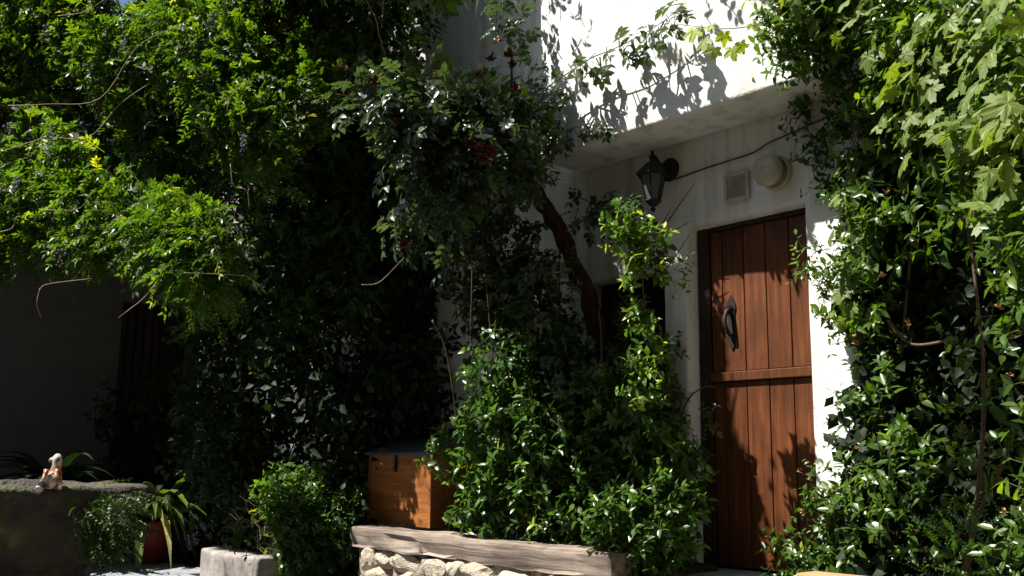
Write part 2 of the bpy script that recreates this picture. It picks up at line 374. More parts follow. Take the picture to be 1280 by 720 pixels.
SNv = np.array(SUN)
def in_poly(x, y, poly):
    c = np.zeros(len(x), bool); n = len(poly)
    for i in range(n):
        x0, y0 = poly[i]; x1, y1 = poly[(i+1) % n]
        if y0 == y1: continue
        k = ((y0 > y) != (y1 > y)) & (x < (x1-x0)*(y-y0)/(y1-y0)+x0); c ^= k
    return c
def sample(poly, n):
    P = np.array(poly, float); lo, hi = P.min(0), P.max(0); out = np.zeros((0, 2))
    while len(out) < n:
        q = rng.uniform(lo, hi, (n*2, 2)); out = np.vstack([out, q[in_poly(q[:, 0], q[:, 1], poly)]])
    return out[:n]
def world(px, d): 
    r = _f[None]+_r[None]*((px[:, 0]-640)/F)[:, None]-_u[None]*((px[:, 1]-360)/F)[:, None]; return CAM+r*d[:, None]
def clumps(poly, nc, per, depth, rad, jd=.3, wall=-.03, thin=None):
    """clump centres inside a volume seen through the outline, leaves gaussian round each; returns points and outward directions"""
    c = sample(poly, nc)
    if thin is not None: c = c[~in_poly(c[:, 0], c[:, 1], thin) | (rng.uniform(0, 1, len(c)) < .17)]; nc = len(c)
    d = depth(c[:, 0], c[:, 1])+rng.uniform(0, 1, nc)**1.0*jd
    C_ = world(c, d); P = np.repeat(C_, per, 0); off = rng.normal(0, 1, (len(P), 3)); off /= np.linalg.norm(off, axis=1, keepdims=True)
    rr = rad*(.35+.65*rng.uniform(0, 1, (len(P), 1))); P = P+off*rr*np.array([1, 1, .8]); P[:, 1] = np.minimum(P[:, 1], wall-rng.uniform(0, .05, len(P)))
    return P, off
SN = np.array(SUN)
LIT_W = [(-60, 120), (60, 60), (200, -30), (400, -30), (395, 60), (420, 110), (400, 150), (335, 190), (325, 260), (290, 330), (255, 385), (225, 380), (200, 345), (150, 330), (90, 345), (40, 340), (-60, 355)]
SH1 = [(660, -40), (712, -40), (716, 15), (745, 50), (738, 62), (712, 45), (694, 20), (688, 60), (672, 120), (664, 40)]
SH2 = [(874, -40), (902, -40), (902, 15), (890, 25), (874, 18)]
SH3 = [(846, 40), (868, 62), (860, 100), (846, 130), (818, 165), (770, 180), (775, 150), (800, 95), (830, 60)]
SH4 = [(884, 76), (896, 84), (894, 118), (885, 112)]
def blocks(P, zones, smax=13., s0=.35, ds=.11):
    """which points would throw their shadow onto the given sunlit surfaces"""
    bad = np.zeros(len(P), bool)
    for s_ in np.arange(s0, smax, ds):
        Q = P-SN*s_; d = Q-CAM; z = d@_f; ok = z > .5; zz = np.where(ok, z, 1); x = 640+F*(d@_r)/zz; y = 360-F*(d@_u)/zz
        for zn in zones: bad |= ok & zn(Q, x, y, z)
    return bad
Z_wist = lambda Q, x, y, z: in_poly(x, y, LIT_W) & (np.abs(z-wd(x, y)) < .22)
Z_up = lambda Q, x, y, z: (np.abs(Q[:, 1]+OV) < .08) & (Q[:, 0] > -4.84) & (Q[:, 0] < -2.9) & (Q[:, 2] > 3.04) & (Q[:, 2] < 5.2)
Z_bed = lambda Q, x, y, z: (np.abs(Q[:, 1]+.75) < .1) & (x > 445) & (x < 775) & (y > 600) & (y < 730)
Z_box = lambda Q, x, y, z: (np.abs(Q[:, 1]+.5) < .08) & (x > 490) & (x < 540) & (y > 590) & (y < 662)
Z_shr = lambda Q, x, y, z: in_poly(x, y, [(560, 500), (700, 470), (740, 560), (700, 690), (560, 660)]) & (np.abs(z-(6.6-.0028*(x-560))) < .15)
Z_rose = lambda Q, x, y, z: in_poly(x, y, [(470, 110), (690, 60), (690, 150), (480, 200)]) & (np.abs(z-5.95) < .15)
Z_door = lambda Q, x, y, z: (np.abs(Q[:, 1]-DY) < .08) & (Q[:, 0] > -3.8) & (Q[:, 0] < -2.9) & (Q[:, 2] > .5) & (Q[:, 2] < 2.3)
Z_jas = lambda Q, x, y, z: in_poly(x, y, [(985, -30), (1300, -30), (1300, 300), (1120, 330), (1120, 560), (1100, 720), (985, 720), (1030, 400)]) & (np.abs(z-5.2+.0062*np.clip(x-1010, 0, 400)) < .25)
Z_strip = lambda Q, x, y, z: (np.abs(Q[:, 1]) < .06) & (Q[:, 0] > -3.08) & (Q[:, 0] < -2.86) & (Q[:, 2] > .9) & (Q[:, 2] < 2.3)
Z_door2 = lambda Q, x, y, z: ~((Q[:, 0] < -3.5) & (Q[:, 2] < 1.15)) & (np.abs(Q[:, 1]-DY) < .06) & (Q[:, 0] > -3.74) & (Q[:, 0] < -2.98) & (Q[:, 2] > .4) & (Q[:, 2] < 2.3)
DARK_R = [(1115, 330), (1160, 250), (1300, 330), (1300, 740), (1130, 740), (1180, 600), (1130, 540)]
Z_box2 = lambda Q, x, y, z: (np.abs(Q[:, 1]+.5) < .05) & in_poly(x, y, [(525, 585), (540, 580), (538, 662), (505, 658), (490, 620), (500, 612), (515, 640)])
Z_beam2 = lambda Q, x, y, z: (np.abs(Q[:, 1]+.80) < .06) & (x > 520) & (x < 720) & (y > 655) & (y < 705) | (np.abs(Q[:, 1]+.78) < .08) & (x > 450) & (x < 610) & (y > 685) & (y < 730)
Z_shr2 = lambda Q, x, y, z: in_poly(x, y, [(575, 500), (690, 480), (730, 560), (760, 600), (780, 690), (710, 690), (560, 655)]) & (np.abs(z-(6.55-.0028*(x-560))) < .18)
Z_kerb = lambda Q, x, y, z: (np.abs(Q[:, 1]+1.05) < .09) & (x > 262) & (x < 352) & (y > 680) & (y < 730)
Z_slab = lambda Q, x, y, z: (np.abs(Q[:, 2]-.03) < .05) & (x > 115) & (x < 262) & (y > 700) & (y < 735)
Z_low = lambda Q, x, y, z: in_poly(x, y, [(300, 625), (345, 595), (400, 600), (430, 640), (380, 700), (310, 690)]) & (np.abs(z-7.7) < .25)
Z_rim = lambda Q, x, y, z: (np.abs(Q[:, 2]-.86) < .12) & (x > 20) & (x < 215) & (y > 550) & (y < 650) & (z > 5.2) & (z < 7.2)
Z_strap = lambda Q, x, y, z: in_poly(x, y, [(90, 545), (215, 545), (225, 660), (120, 630)]) & (z > 9) & (z < 10.4)
Z_cl = lambda Q, x, y, z: in_poly(x, y, [(765, 255), (830, 250), (850, 350), (810, 400), (775, 380)]) & (np.abs(z-5.55) < .16)
LOWZ = [Z_strap, Z_kerb, Z_slab, Z_low, Z_rim]
def shade_canopy(pts, tmin, tmax, zones, inframe_ok):
    """leaf positions up-sun of points known to lie in shade, kept out of the way of what is sunlit"""
    P = pts+SN*rng.uniform(tmin, tmax, (len(pts), 1)); d = P-CAM; z = d@_f; x = 640+F*(d@_r)/z; y = 360-F*(d@_u)/z
    inside = (x > -30) & (x < 1310) & (y > -30) & (y < 750) & (z > .2)
    keep = ~inside | inframe_ok(x, y, z); P = P[keep & (z > .6)]
    return P[~blocks(P, zones)]
def sprig(P, D, n, stem, size, spread=.8, jit=.25, tone=.4, tsd=.15, tw=None, tip=.25, upbias=.35):
    """n leaves set in opposite pairs along short stems; returns M,T,tone"""
    S = len(P); D = D/np.linalg.norm(D, axis=1, keepdims=True); Ms, Ts, tn = [], [], []
    Fm = frames(D, None, rng.uniform(0, 6.28, S)); base_t = rng.normal(tone, tsd, S)
    for i in range(n):
        k = i//2; t = (k+.6)/(max(1, n//2)); T_ = P+D*(t*stem)[:, None] if isinstance(stem, np.ndarray) else P+D*(t*stem)
        a = (k % 2)*pi/2+(i % 2)*pi; side = Fm[:, :, 0]*cos(a)+Fm[:, :, 2]*sin(a)
        f = D*(1-spread*(1-.5*t))+side*spread*1.1+rot_rand(S, jit)+np.array([0, 0, .1])
        up = D*.35+SNv*1.15+np.array([0, -.1, .1])+rot_rand(S, .38)
        s = size*rng.uniform(.45, 1.22, S)*(1-.25*t)
        Ms.append(frames(f, up)*s[:, None, None]); Ts.append(T_); tn.append(base_t+tip*t*rng.uniform(0, 1, S)+rng.normal(0, .06, S))
    if tw is not None:
        for q in range(S): tw.append((P[q], P[q]+D[q]*(stem if not isinstance(stem, np.ndarray) else stem[q])))
    return np.concatenate(Ms), np.concatenate(Ts), np.concatenate(tn)
def twigs(root, segs, mt, r=.0022, name='twigs'):
    if segs: kp = ~blocks(np.array([(a+b)/2 for a, b in segs]), [Z_door2, Z_strip, Z_beam2], 4.5, .04, .06); segs = [s_ for s_, q_ in zip(segs, kp) if q_]
    if not segs: return
    A = np.array([s[0] for s in segs]); B = np.array([s[1] for s in segs]); n = len(A); org = np.array(origin(root))
    fr = frames(B-A); tri = np.array([[cos(a), sin(a)] for a in (0, 2.1, 4.2)])*r
    off = np.einsum('nij,kj->nki', fr[:, :, [0, 2]], tri); V = np.concatenate([A[:, None]+off, B[:, None]+off*.5], 1)-org
    fc = np.array([(0, 1, 4, 3), (1, 2, 5, 4), (2, 0, 3, 5)])[None]+(np.arange(n)*6)[:, None, None]
    me = bpy.data.meshes.new(name); me.from_pydata(V.reshape(-1, 3).tolist(), [], fc.reshape(-1, 4).tolist()); link(name, me, mt, root, 'stuff')
def stem(root, pts, r0, r1, mt, name='stem', sides=6, rough=0, n=6):
    return from_bm(name, bm_tube(spline(pts, n), r0, r1, sides, rough), mt, root, smooth=True)
def petals(name, root, P, mt, s=.03, n=6, flat=False):
    """one blossom: cupped petals round a point"""
    bm = bmesh.new()
    for k in range(n):
        a = 2*pi*k/n+random.random(); el = random.uniform(.1, 1.2) if not flat else .3; d = Vector((cos(a)*cos(el), sin(a)*cos(el), sin(el)*random.choice((1, -.4)))); sd_ = d.cross(Vector((0, 0, 1))).normalized()
        q = [Vector((0, 0, 0)), d*s*.5+sd_*s*.42, d*s+Vector((0, 0, s*.2))+sd_*s*.2, d*s-sd_*s*.25, d*s*.5-sd_*s*.42]
        v = [bm.verts.new(p+Vector([float(c) for c in P])) for p in q]; bm.faces.new(v[:3]); bm.faces.new((v[0], v[2], v[3])); bm.faces.new((v[0], v[3], v[4]))
    return from_bm(name, bm, mt, root)

# =================================================================== SETTING
g = from_bm('ground', bm_box(-160, 160, -160, 160, -.6, 0), M['ground'], kind='structure')
pav = from_bm('pavement', bm_box(-11.0, -4.6, -3.2, -.9, .001, .012), M['mortar'], kind='structure')
xs = [-11.0]
while xs[-1] < -4.7: xs.append(xs[-1]+random.uniform(.5, .8))
for i in range(len(xs)-1):
    y = -3.2+random.uniform(0, .2)
    while y < -1.2:
        d = random.uniform(.42, .75); b = bm_box(xs[i]+.012, xs[i+1]-.012, y+.012, y+d-.012, .005, .045+random.uniform(-.006, .008), .012, 2, .3, .008)
        from_bm('flagstone', b, M['slab'], pav); y += d

# =================================================================== HOUSE
ZS = 3.04; OV = .4; SILL = .445
DX0, DX1, DZ1 = -3.93, -3.085, 2.49          # plaster opening of the door
WX0, WX1, WZ0, WZ1 = -4.82, -4.12, 1.25, 2.25
house = empty('house', (-4, 0, 0), 'whitewashed house with an overhanging upper storey above the brown door', 'house')
def wall_bm(xr, zr, holes, y, depth, step=.12, amp=.006):
    def cuts(a, b, ex):
        k = sorted(set([a, b]+[e for e in ex if a < e < b])); o = []
        for p, q in zip(k[:-1], k[1:]):
            n = max(1, int(round((q-p)/step))); o += [p+(q-p)*i/n for i in range(n)]
        return o+[b]
    X = cuts(*xr, [h[0] for h in holes]+[h[1] for h in holes]); Z = cuts(*zr, [h[2] for h in holes]+[h[3] for h in holes])
    bm = bmesh.new(); G = [[bm.verts.new((x, y, z)) for z in Z] for x in X]
    for i in range(len(X)-1):
        for j in range(len(Z)-1):
            cx, cz = (X[i]+X[i+1])/2, (Z[j]+Z[j+1])/2
            if any(h[0] < cx < h[1] and h[2] < cz < h[3] for h in holes): continue
            bm.faces.new((G[i][j], G[i+1][j], G[i+1][j+1], G[i][j+1]))
    for v in [v for v in bm.verts if not v.link_faces]: bm.verts.remove(v)
    r = bmesh.ops.extrude_face_region(bm, geom=bm.faces[:]); bmesh.ops.translate(bm, vec=(0, depth, 0), verts=[v for v in r['geom'] if isinstance(v, bmesh.types.BMVert)])
    ed = [e for e in bm.edges if len(e.link_faces) == 2 and e.calc_face_angle(0) > 1.2 and all(v.co.y < y+.01 for v in e.verts)]
    bmesh.ops.bevel(bm, geom=ed, offset=.022, segments=3, affect='EDGES', profile=.5)
    for v in bm.verts: v.co += noise.noise_vector(v.co*1.7)*amp+noise.noise_vector(v.co*7)*amp*.7
    return bm
from_bm('lower_wall', wall_bm((-11.2, .9), (0, 7), [(DX0, DX1, -.1, DZ1), (WX0, WX1, WZ0, WZ1)], 0, .3), M['plaster'], house, smooth=True)
up = bm_box(-4.86, .9, -OV, -.004, ZS, 7.2, .03, 3, .14, .009)
from_bm('upper_storey', up, M['plaster'], house, smooth=True)
from_bm('roof', bm_box(-11.4, 1.1, -.75, 3, 7.25, 7.4), M['clay'], house)
from_bm('inner_wall', bm_box(-11.2, .9, .5, .6, 0, 7), M['void'], house)
# window in the lower wall
win = empty('window', (-4.45, .1, 1.25), parent=house); win.location = Vector((-4.45, .1, 1.25))-house.location
for a in ((WX0, WX0+.06, WZ0, WZ1), (WX1-.06, WX1, WZ0, WZ1), (WX0+.062, WX1-.062, WZ1-.06, WZ1), (WX0+.062, WX1-.062, WZ0, WZ0+.06), ((WX0+WX1)/2-.02, (WX0+WX1)/2+.02, WZ0+.062, WZ1-.062)):
    from_bm('frame', bm_box(a[0], a[1], .15, .2, a[2], a[3], .006), M['frame'], win)
from_bm('pane', bm_box(WX0+.05, WX1-.05, .17, .176, WZ0+.05, WZ1-.05), M['pane'], win)
# door: frame, planks above and below a rail, handle
door = empty('stable_door', (0, 0, 0), parent=house); door.location = Vector((-3.5, .12, SILL))-house.location
DY = .11
px_edges = [889.7, 904, 931, 959, 989, 1007]
xe = [float(aty(x, 400, DY)[0]) for x in px_edges]; xe[-1] = DX1-.012
ZR0, ZR1 = 1.53, 1.585
for lo, hi, sh in ((SILL+.012, ZR0-.004, .003), (ZR1+.004, DZ1-.034, 0)):
    for a, c in zip(xe[:-1], xe[1:]):
        b = bm_box(a+.0035, c-.0035, DY+sh+random.uniform(-.0015, .0015), DY+.035, lo, hi, .004, 2); from_bm('plank', b, M['door'], door)
from_bm('backing_board', bm_box(xe[0], xe[-1], DY+.036, DY+.05, SILL+.012, DZ1-.034), M['frame'], door)
from_bm('rail', bm_box(xe[0], xe[-1], DY-.022, DY+.034, ZR0, ZR1, .005, 2), M['door'], door)
b = bm_box(DX0+.006, xe[0]-.004, DY-.012, DY+.08, SILL, DZ1-.004, .006); from_bm('door_frame', b, M['frame'], house)
b = bm_box(xe[0]-.003, DX1-.006, DY-.012, DY+.08, DZ1-.03, DZ1-.004, .006); from_bm('door_frame', b, M['frame'], house)
# iron handle
hc = aty(915, 403, DY); hx, hz = float(hc[0]), float(hc[2])
bm = bmesh.new(); pr = [(-.165, .003), (-.14, .018), (-.11, .030), (-.085, .033), (-.06, .024), (0, .022), (.06, .024), (.085, .033), (.11, .030), (.14, .018), (.165, .003)]
L_ = [bm.verts.new((hx-w_, DY-.002, hz+z)) for z, w_ in pr]; R_ = [bm.verts.new((hx+w_, DY-.002, hz+z)) for z, w_ in pr]
for i in range(len(pr)-1): bm.faces.new((L_[i], R_[i], R_[i+1], L_[i+1]))
r = bmesh.ops.extrude_face_region(bm, geom=bm.faces[:]); bmesh.ops.translate(bm, vec=(0, -.006, 0), verts=[v for v in r['geom'] if isinstance(v, bmesh.types.BMVert)])
from_bm('handle_plate', bm, M['iron'], door)
pts = [(hx, DY-.006, hz+.075), (hx-.005, DY-.035, hz+.07), (hx-.008, DY-.055, hz+.03), (hx-.006, DY-.06, hz-.01), (hx, DY-.05, hz-.05), (hx, DY-.03, hz-.075), (hx, DY-.006, hz-.08)]
from_bm('door_handle', bm_tube(spline(pts, 4), .013, .012, 8), M['iron'], door, smooth=True)
b = bm_box(DX0-.12, DX1+.25, -.30, .2, SILL-.16, SILL-.004, .015, 2, .15, .006); from_bm('threshold', b, M['slab'], house, smooth=True)
b = bm_box(DX0-.2, DX1+.5, -.85, -.305, .002, SILL-.17, .02, 2, .2, .008); from_bm('door_step', b, M['slab'], house, smooth=True)

# louvred vent
v0, v1 = aty(907.5, 222, -.0), aty(939, 253, -.0); vx0, vx1, vz0, vz1 = float(v0[0]), float(v1[0]), 2.585, 2.755
vent = empty('wall_vent', ((vx0+vx1)/2, 0, vz0), 'small square cream louvred vent grille on the wall above the brown door', 'vent')
for a in ((vx0, vx0+.02, vz0, vz1), (vx1-.02, vx1, vz0, vz1), (vx0+.021, vx1-.021, vz1-.02, vz1), (vx0+.021, vx1-.021, vz0, vz0+.02)):
    from_bm('frame', bm_box(a[0], a[1], -.025, .012, a[2], a[3], .003), M['cream'], vent)
from_bm('backing', bm_box(vx0+.01, vx1-.01, -.006, .01, vz0+.01, vz1-.01), M['cream_dark'], vent)
for k in range(11):
    z = vz0+.026+k*(vz1-vz0-.052)/10; b = bm_box(vx0+.022, vx1-.022, -.02, -.007, z-.003, z+.003)
    from_bm('louvre', b, M['cream'], vent)
# round bell-shaped wall light
bc = aty(972, 217, -.0); bx, bz = float(bc[0]), float(bc[2])
light = empty('round_wall_light', (bx, 0, bz), 'round ribbed cream bulkhead light on the wall, up and right of the vent', 'wall light')
from_bm('base', bm_lathe([(.098, -.01), (.102, .012), (.098, .03), (.09, .034)], (bx, 0, bz), 28, 'y'), M['cream'], light, smooth=True)
from_bm('ribbed_body', bm_lathe([(.088, .03), (.09, .045), (.082, .05), (.082, .056), (.09, .062), (.09, .078), (.084, .082)], (bx, 0, bz), 28, 'y'), M['cream_dark'], light, smooth=True)
from_bm('cover', bm_lathe([(.088, .08), (.094, .09), (.094, .108), (.086, .125), (.062, .14), (.03, .147), (.012, .149), (.01, .156)], (bx, 0, bz), 28, 'y'), M['cream'], light, smooth=True)

# lantern
lx, ly = [float(v) for v in aty(816, 230, -.17)[:2]]; lz = 2.79
bpx = aty(838, 212, 0); bpx, bpz = float(bpx[0]), 2.89
lan = empty('wall_lantern', (bpx, 0, bpz), 'black six sided iron lantern hanging under the white overhang', 'lantern')
from_bm('back_plate', bm_lathe([(.075, -.01), (.078, .012), (.06, .03), (.03, .04)], (bpx, 0, bpz), 18, 'y'), M['iron'], lan, smooth=True)
from_bm('arm', bm_tube(spline([(bpx, -.03, bpz), ((bpx+lx)/2, -.10, bpz+.02), (lx, ly+.02, lz+.155), (lx, ly, lz+.13)], 5), .013, .011, 8), M['iron'], lan, smooth=True)
def hexl(prof): return bm_lathe(prof, (lx, ly, lz), 6)
from_bm('hood', hexl([(.107, .028), (.110, .038), (.075, .075), (.045, .105), (.032, .118)]), M['iron'], lan)
from_bm('finial', bm_lathe([(.03, .118), (.014, .128), (.02, .142), (.024, .152), (.016, .165), (.008, .172), (.012, .185), (.004, .195)], (lx, ly, lz), 12), M['iron'], lan, smooth=True)
from_bm('glass', hexl([(.044, -.128), (.078, .03)]), M['glass'], lan)
for k in range(6):
    a = 2*pi*k/6
    from_bm('glazing_bar', bm_tube([(lx+.046*cos(a), ly+.046*sin(a), lz-.132), (lx+.081*cos(a), ly+.081*sin(a), lz+.03)], .0055, .0055, 5), M['iron'], lan)
from_bm('bottom_cap', hexl([(.05, -.128), (.056, -.135), (.03, -.16), (.01, -.172)]), M['iron'], lan)
from_bm('drop_finial', bm_lathe([(.006, -.172), (.016, -.184), (.014, -.196), (.004, -.205)], (lx, ly, lz), 12), M['iron'], lan, smooth=True)
# cable on the wall
cp = [aty(x, y, -.012) for x, y in ((843, 224), (858, 219), (880, 211), (905, 203), (930, 195), (945, 189), (962, 178), (985, 168), (1012, 156), (1050, 140))]
cab = from_bm('cable', bm_tube(spline(cp, 4), .0045, .0045, 6), M['iron'], None); tag(cab, 'thin black cable running up the wall from the lantern to the climber', 'cable')
# =================================================================== WING across the courtyard
WX = -11.2
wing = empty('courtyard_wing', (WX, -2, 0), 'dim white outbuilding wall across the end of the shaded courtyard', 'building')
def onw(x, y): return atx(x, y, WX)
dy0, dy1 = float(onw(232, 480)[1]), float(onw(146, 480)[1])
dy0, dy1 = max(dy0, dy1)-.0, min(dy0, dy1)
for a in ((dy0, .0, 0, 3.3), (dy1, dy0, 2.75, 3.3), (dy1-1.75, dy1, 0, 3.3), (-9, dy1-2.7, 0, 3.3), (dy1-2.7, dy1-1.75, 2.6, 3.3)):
    if a[1]-a[0] > .02: from_bm('wall', bm_box(WX-.25, WX, a[0]+.0, a[1], a[2], a[3], 0, 2, .4, 0), M['dimmed_render'], wing)
nb = 8
from_bm('backing_board', bm_box(WX-.17, WX-.145, dy1+.01, dy0-.01, .02, 2.74), M['void'], wing)  # sheet added to stop light between the planks, coloured as unlit depth
for k in range(nb):
    y0 = dy1+(dy0-dy1)*k/nb; from_bm('plank', bm_box(WX-.14, WX-.1+random.uniform(0, .006), y0+.006, y0+(dy0-dy1)/nb-.006, .02, 2.74, .006), M['frame'], wing)
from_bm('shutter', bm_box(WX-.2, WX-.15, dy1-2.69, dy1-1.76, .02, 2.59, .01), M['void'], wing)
from_bm('roof', bm_box(WX-3.2, WX+.8, -9.2, -.02, 3.32, 3.45, .03), M['clay'], wing)  # eave brought further forward, added to darken the wall below

# unseen house and wall added out of view to cut the sky fill
opp = empty('added_facing_house', (-1, -9.5, 0), 'unseen tall stone house added opposite to cut the sky light', 'house')
from_bm('wall', bm_box(-7.5, 6, -9.9, -9.3, 0, 7.2, .05, 2, .8, .02), M['old_stone'], opp)
from_bm('roof', bm_box(-7.8, 6.2, -13, -9.0, 7.21, 7.4, .03), M['clay'], opp)
side = empty('added_lane_wall', (4, -4, 0), 'unseen high dark stone wall added at the right to cut the sky light', 'wall')
from_bm('masonry', bm_box(3.6, 4, -9.2, -.1, 0, 6.5, .05, 2, .8, .02), M['old_stone'], side)

# =================================================================== RAISED BED: rubble wall, beam, soil
BY = -.72
bl, br = aty(450, 655, BY), aty(777, 693, BY); bx0, bx1 = float(bl[0]), float(br[0]); BZ = float((bl[2]+br[2])/2)
bed = empty('raised_bed', ((bx0+bx1)/2, BY, 0), 'raised planting bed edged by pale rubble stones under a timber beam', 'planter')
from_bm('core', bm_box(bx0+.08, bx1+.1, BY+.13, -.02, .0, BZ-.09, .03, 2, .2, .01), M['soil'], bed)
from_bm('mortar', bm_box(bx0+.06, bx1+.1, BY-.045, BY+.14, .0, BZ-.14, .01, 2, .05, .022), M['mortar'], bed)
def rock(r=1., seed=0):
    bm = bmesh.new(); bmesh.ops.create_icosphere(bm, subdivisions=3, radius=1.12); rd = random.Random(seed)
    for k in range(11):
        n_ = Vector((rd.gauss(0, 1), rd.gauss(0, 1), rd.gauss(0, 1))).normalized(); d_ = rd.uniform(.58, .85)
        for v in bm.verts:
            q = v.co.dot(n_)
            if q > d_: v.co -= n_*(q-d_)
    for v in bm.verts:
        c = v.co; q = max(abs(c.x), abs(c.y), abs(c.z)); c = c.lerp(c/q*.8, .25); v.co = c*(1+.12*noise.noise(c*1.6+Vector((seed*3.1, 0, 0)))+.08*noise.noise(c*5+Vector((seed, 0, 0))))
    me = bpy.data.meshes.new('stone'); bm.to_mesh(me); bm.free(); me.materials.append(M['stone']); return me
rocks = [rock(1, i) for i in range(7)]
def put_rock(parent, x, y, z, sx, sy, sz, name='stone'):
    o = bpy.data.objects.new(name, random.choice(rocks)); COL.objects.link(o); o.parent = parent; o.location = Vector((x, y, z))-origin(parent)
    o.scale = (sx, sy, sz); o.rotation_euler = (random.uniform(-.2, .2), random.uniform(-.25, .25), random.uniform(-.3, .3)); return o
z = BZ-.15
while z > .0:
    h_ = random.uniform(.13, .20); x = bx0+.1+random.uniform(0, .1)
    while x < bx1+.05:
        ww = random.uniform(.16, .42); put_rock(bed, x+ww/2, BY+.0+random.uniform(-.02, .02), z-h_/2, ww*.62, .13, h_*.64); x += ww*.98
    z -= h_*.95
bm = bm_box(bx0, bx1, BY-.10, BY+.13, BZ-.145, BZ, .022, 2, .09, 0)
for v in bm.verts:
    v.co.z += .018*noise.noise(Vector((v.co.x*1.6, 0, 0)))+.012*noise.noise(v.co*5); v.co.y += .03*noise.noise(Vector((v.co.x*1.3, 5, v.co.z*3)))+.01*noise.noise(v.co*8)
    if v.co.y < BY and abs(v.co.z-(BZ-.10+.02*sin(v.co.x*3))) < .03: v.co.y += .018
beam = from_bm('beam', bm, M['beam'], bed)
# kerb blocks and lower terrace on the left
kb = aty(266, 684, -1.0); kt = float(kb[2]); kx = float(kb[0]); kx2 = float(aty(350, 690, -1.0)[0])
terr = empty('kerb', (kx, -1., 0), 'low pale stone block kerb below the small leafy shrub', 'kerb')
from_bm('stone', bm_box(kx, kx+(kx2-kx)*.86, -1.1, -.82, 0, kt, .03, 3, .12, .025), M['kerb'], terr, smooth=True)
from_bm('stone', bm_box(kx+(kx2-kx)*.88, bx0-.02, -1.04, -.8, 0, kt-.16, .03, 3, .12, .025), M['kerb'], terr, smooth=True)
from_bm('soil', bm_box(kx-.1, bx0+.07, -.8, -.03, .004, kt-.17, .02, 2, .2, .02), M['soil'], terr)
# clay edging at the right
ce = aty(1020, 714, -.5)
edg = from_bm('clay_edging', bm_box(float(aty(1020, 715, -.45)[0]), float(aty(1110, 718, -.45)[0]), -.62, -.45, .0, float(aty(1020, 713, -.45)[2]), .012, 2, .1, .005), M['clay'], None, smooth=True)
tag(edg, 'orange clay edging at the foot of the climber right of the door', 'edging')

# =================================================================== WOODEN BOX
YB = -.5; q0, q1 = aty(459, 655, YB), aty(538, 661, YB); X0, X1 = float(q0[0]), float(q1[0]); ZB = BZ+.002; ZT = float(aty(538, 568, YB)[2]); ZK = ZT+.13; YK = -.05
box = empty('wooden_box', ((X0+X1)/2, -.25, ZB), 'orange wooden chest with a sloping grey felt lid on the bed edge', 'chest')
nb = 5
for k in range(nb):
    z0 = ZB+(ZT-ZB)*k/nb; z1 = ZB+(ZT-ZB)*(k+1)/nb
    from_bm('board', bm_box(X0+.03, X1-.03, YB+random.uniform(0, .003), YB+.02, z0+.0004, z1-.0004, .0015), M['box'], box)
for a in ((X0, X0+.028), (X1-.028, X1)):
    from_bm('corner_post', bm_box(a[0], a[1], YB-.006, YB+.03, ZB, ZT-.002, .003), M['box'], box)
for xx in ((X0+.002, X0+.02), (X1-.02, X1-.002)):
    bm = bmesh.new(); vs = [(xx[0], YB+.031, ZB), (xx[0], YK, ZB), (xx[0], YK, ZK-.01), (xx[0], YB+.031, ZT-.002)]
    f = bm.faces.new([bm.verts.new(v) for v in vs]); r = bmesh.ops.extrude_face_region(bm, geom=[f]); bmesh.ops.translate(bm, vec=(xx[1]-xx[0], 0, 0), verts=[v for v in r['geom'] if isinstance(v, bmesh.types.BMVert)])
    from_bm('side_panel', bm, M['box'], box)
from_bm('back_panel', bm_box(X0+.021, X1-.021, YK-.02, YK-.001, ZB, ZK-.012), M['box'], box)
b = bm_box(X0-.025, X1+.03, YB-.03, YK+.02, 0, .022, .005, 2)
for v in b.verts: v.co.z += ZT+(v.co.y-YB)*(ZK-ZT)/(YK-YB)
from_bm('lid', b, M['felt'], box)
hxx = X0+(X1-X0)*.46
hp = from_bm('hasp', bm_box(hxx-.014, hxx+.014, YB-.016, YB-.007, ZT-.13, ZT-.005, .003), M['iron'], box)
from_bm('staple', bm_tube(spline([(hxx-.012, YB-.014, ZT-.10), (hxx-.012, YB-.035, ZT-.10), (hxx+.012, YB-.035, ZT-.10), (hxx+.012, YB-.014, ZT-.10)], 4), .004, .004, 6), M['iron'], box)

# =================================================================== BASIN with figurine
bc_ = atd(30, 612, 6.2); cx, cy = float(bc_[0]), float(bc_[1]); zr = float(atd(120, 606, 6.2)[2])
R0 = .72
prof = [(.45, 0), (.48, .15), (.42, .28), (.40, .36), (.5, .46), (.64, zr-.16), (R0, zr-.10), (R0+.015, zr-.02), (R0-.02, zr), (R0-.10, zr-.002), (R0-.13, zr-.05), (R0-.2, zr-.09), (.02, zr-.1)]
pf2 = []
for (a0, b0), (a1, b1) in zip(prof[:-1], prof[1:]):
    n_ = max(1, int(math.hypot(a1-a0, b1-b0)/.035)); pf2 += [(a0+(a1-a0)*i/n_, b0+(b1-b0)*i/n_) for i in range(n_)]
bm = bm_lathe(pf2+[prof[-1]], (cx, cy, 0), 120)
for v in bm.verts: v.co += noise.noise_vector(v.co*4)*.03+noise.noise_vector(v.co*13)*.016+noise.noise_vector(v.co*31)*.006
basin = empty('stone_basin', (cx, cy, 0), 'round dark mossy stone basin with a lit wet rim', 'basin')
from_bm('bowl', bm, M['basin'], basin, smooth=True)
m, nt, b = mat('basin_water'); b.inputs['Base Color'].default_value = (.02, .03, .02, 1); b.inputs['Roughness'].default_value = .05
bm = bm_lathe([(R0-.14, -.02), (R0-.14, 0)], (cx, cy, zr-.055), 40); from_bm('water', bm, m, basin)
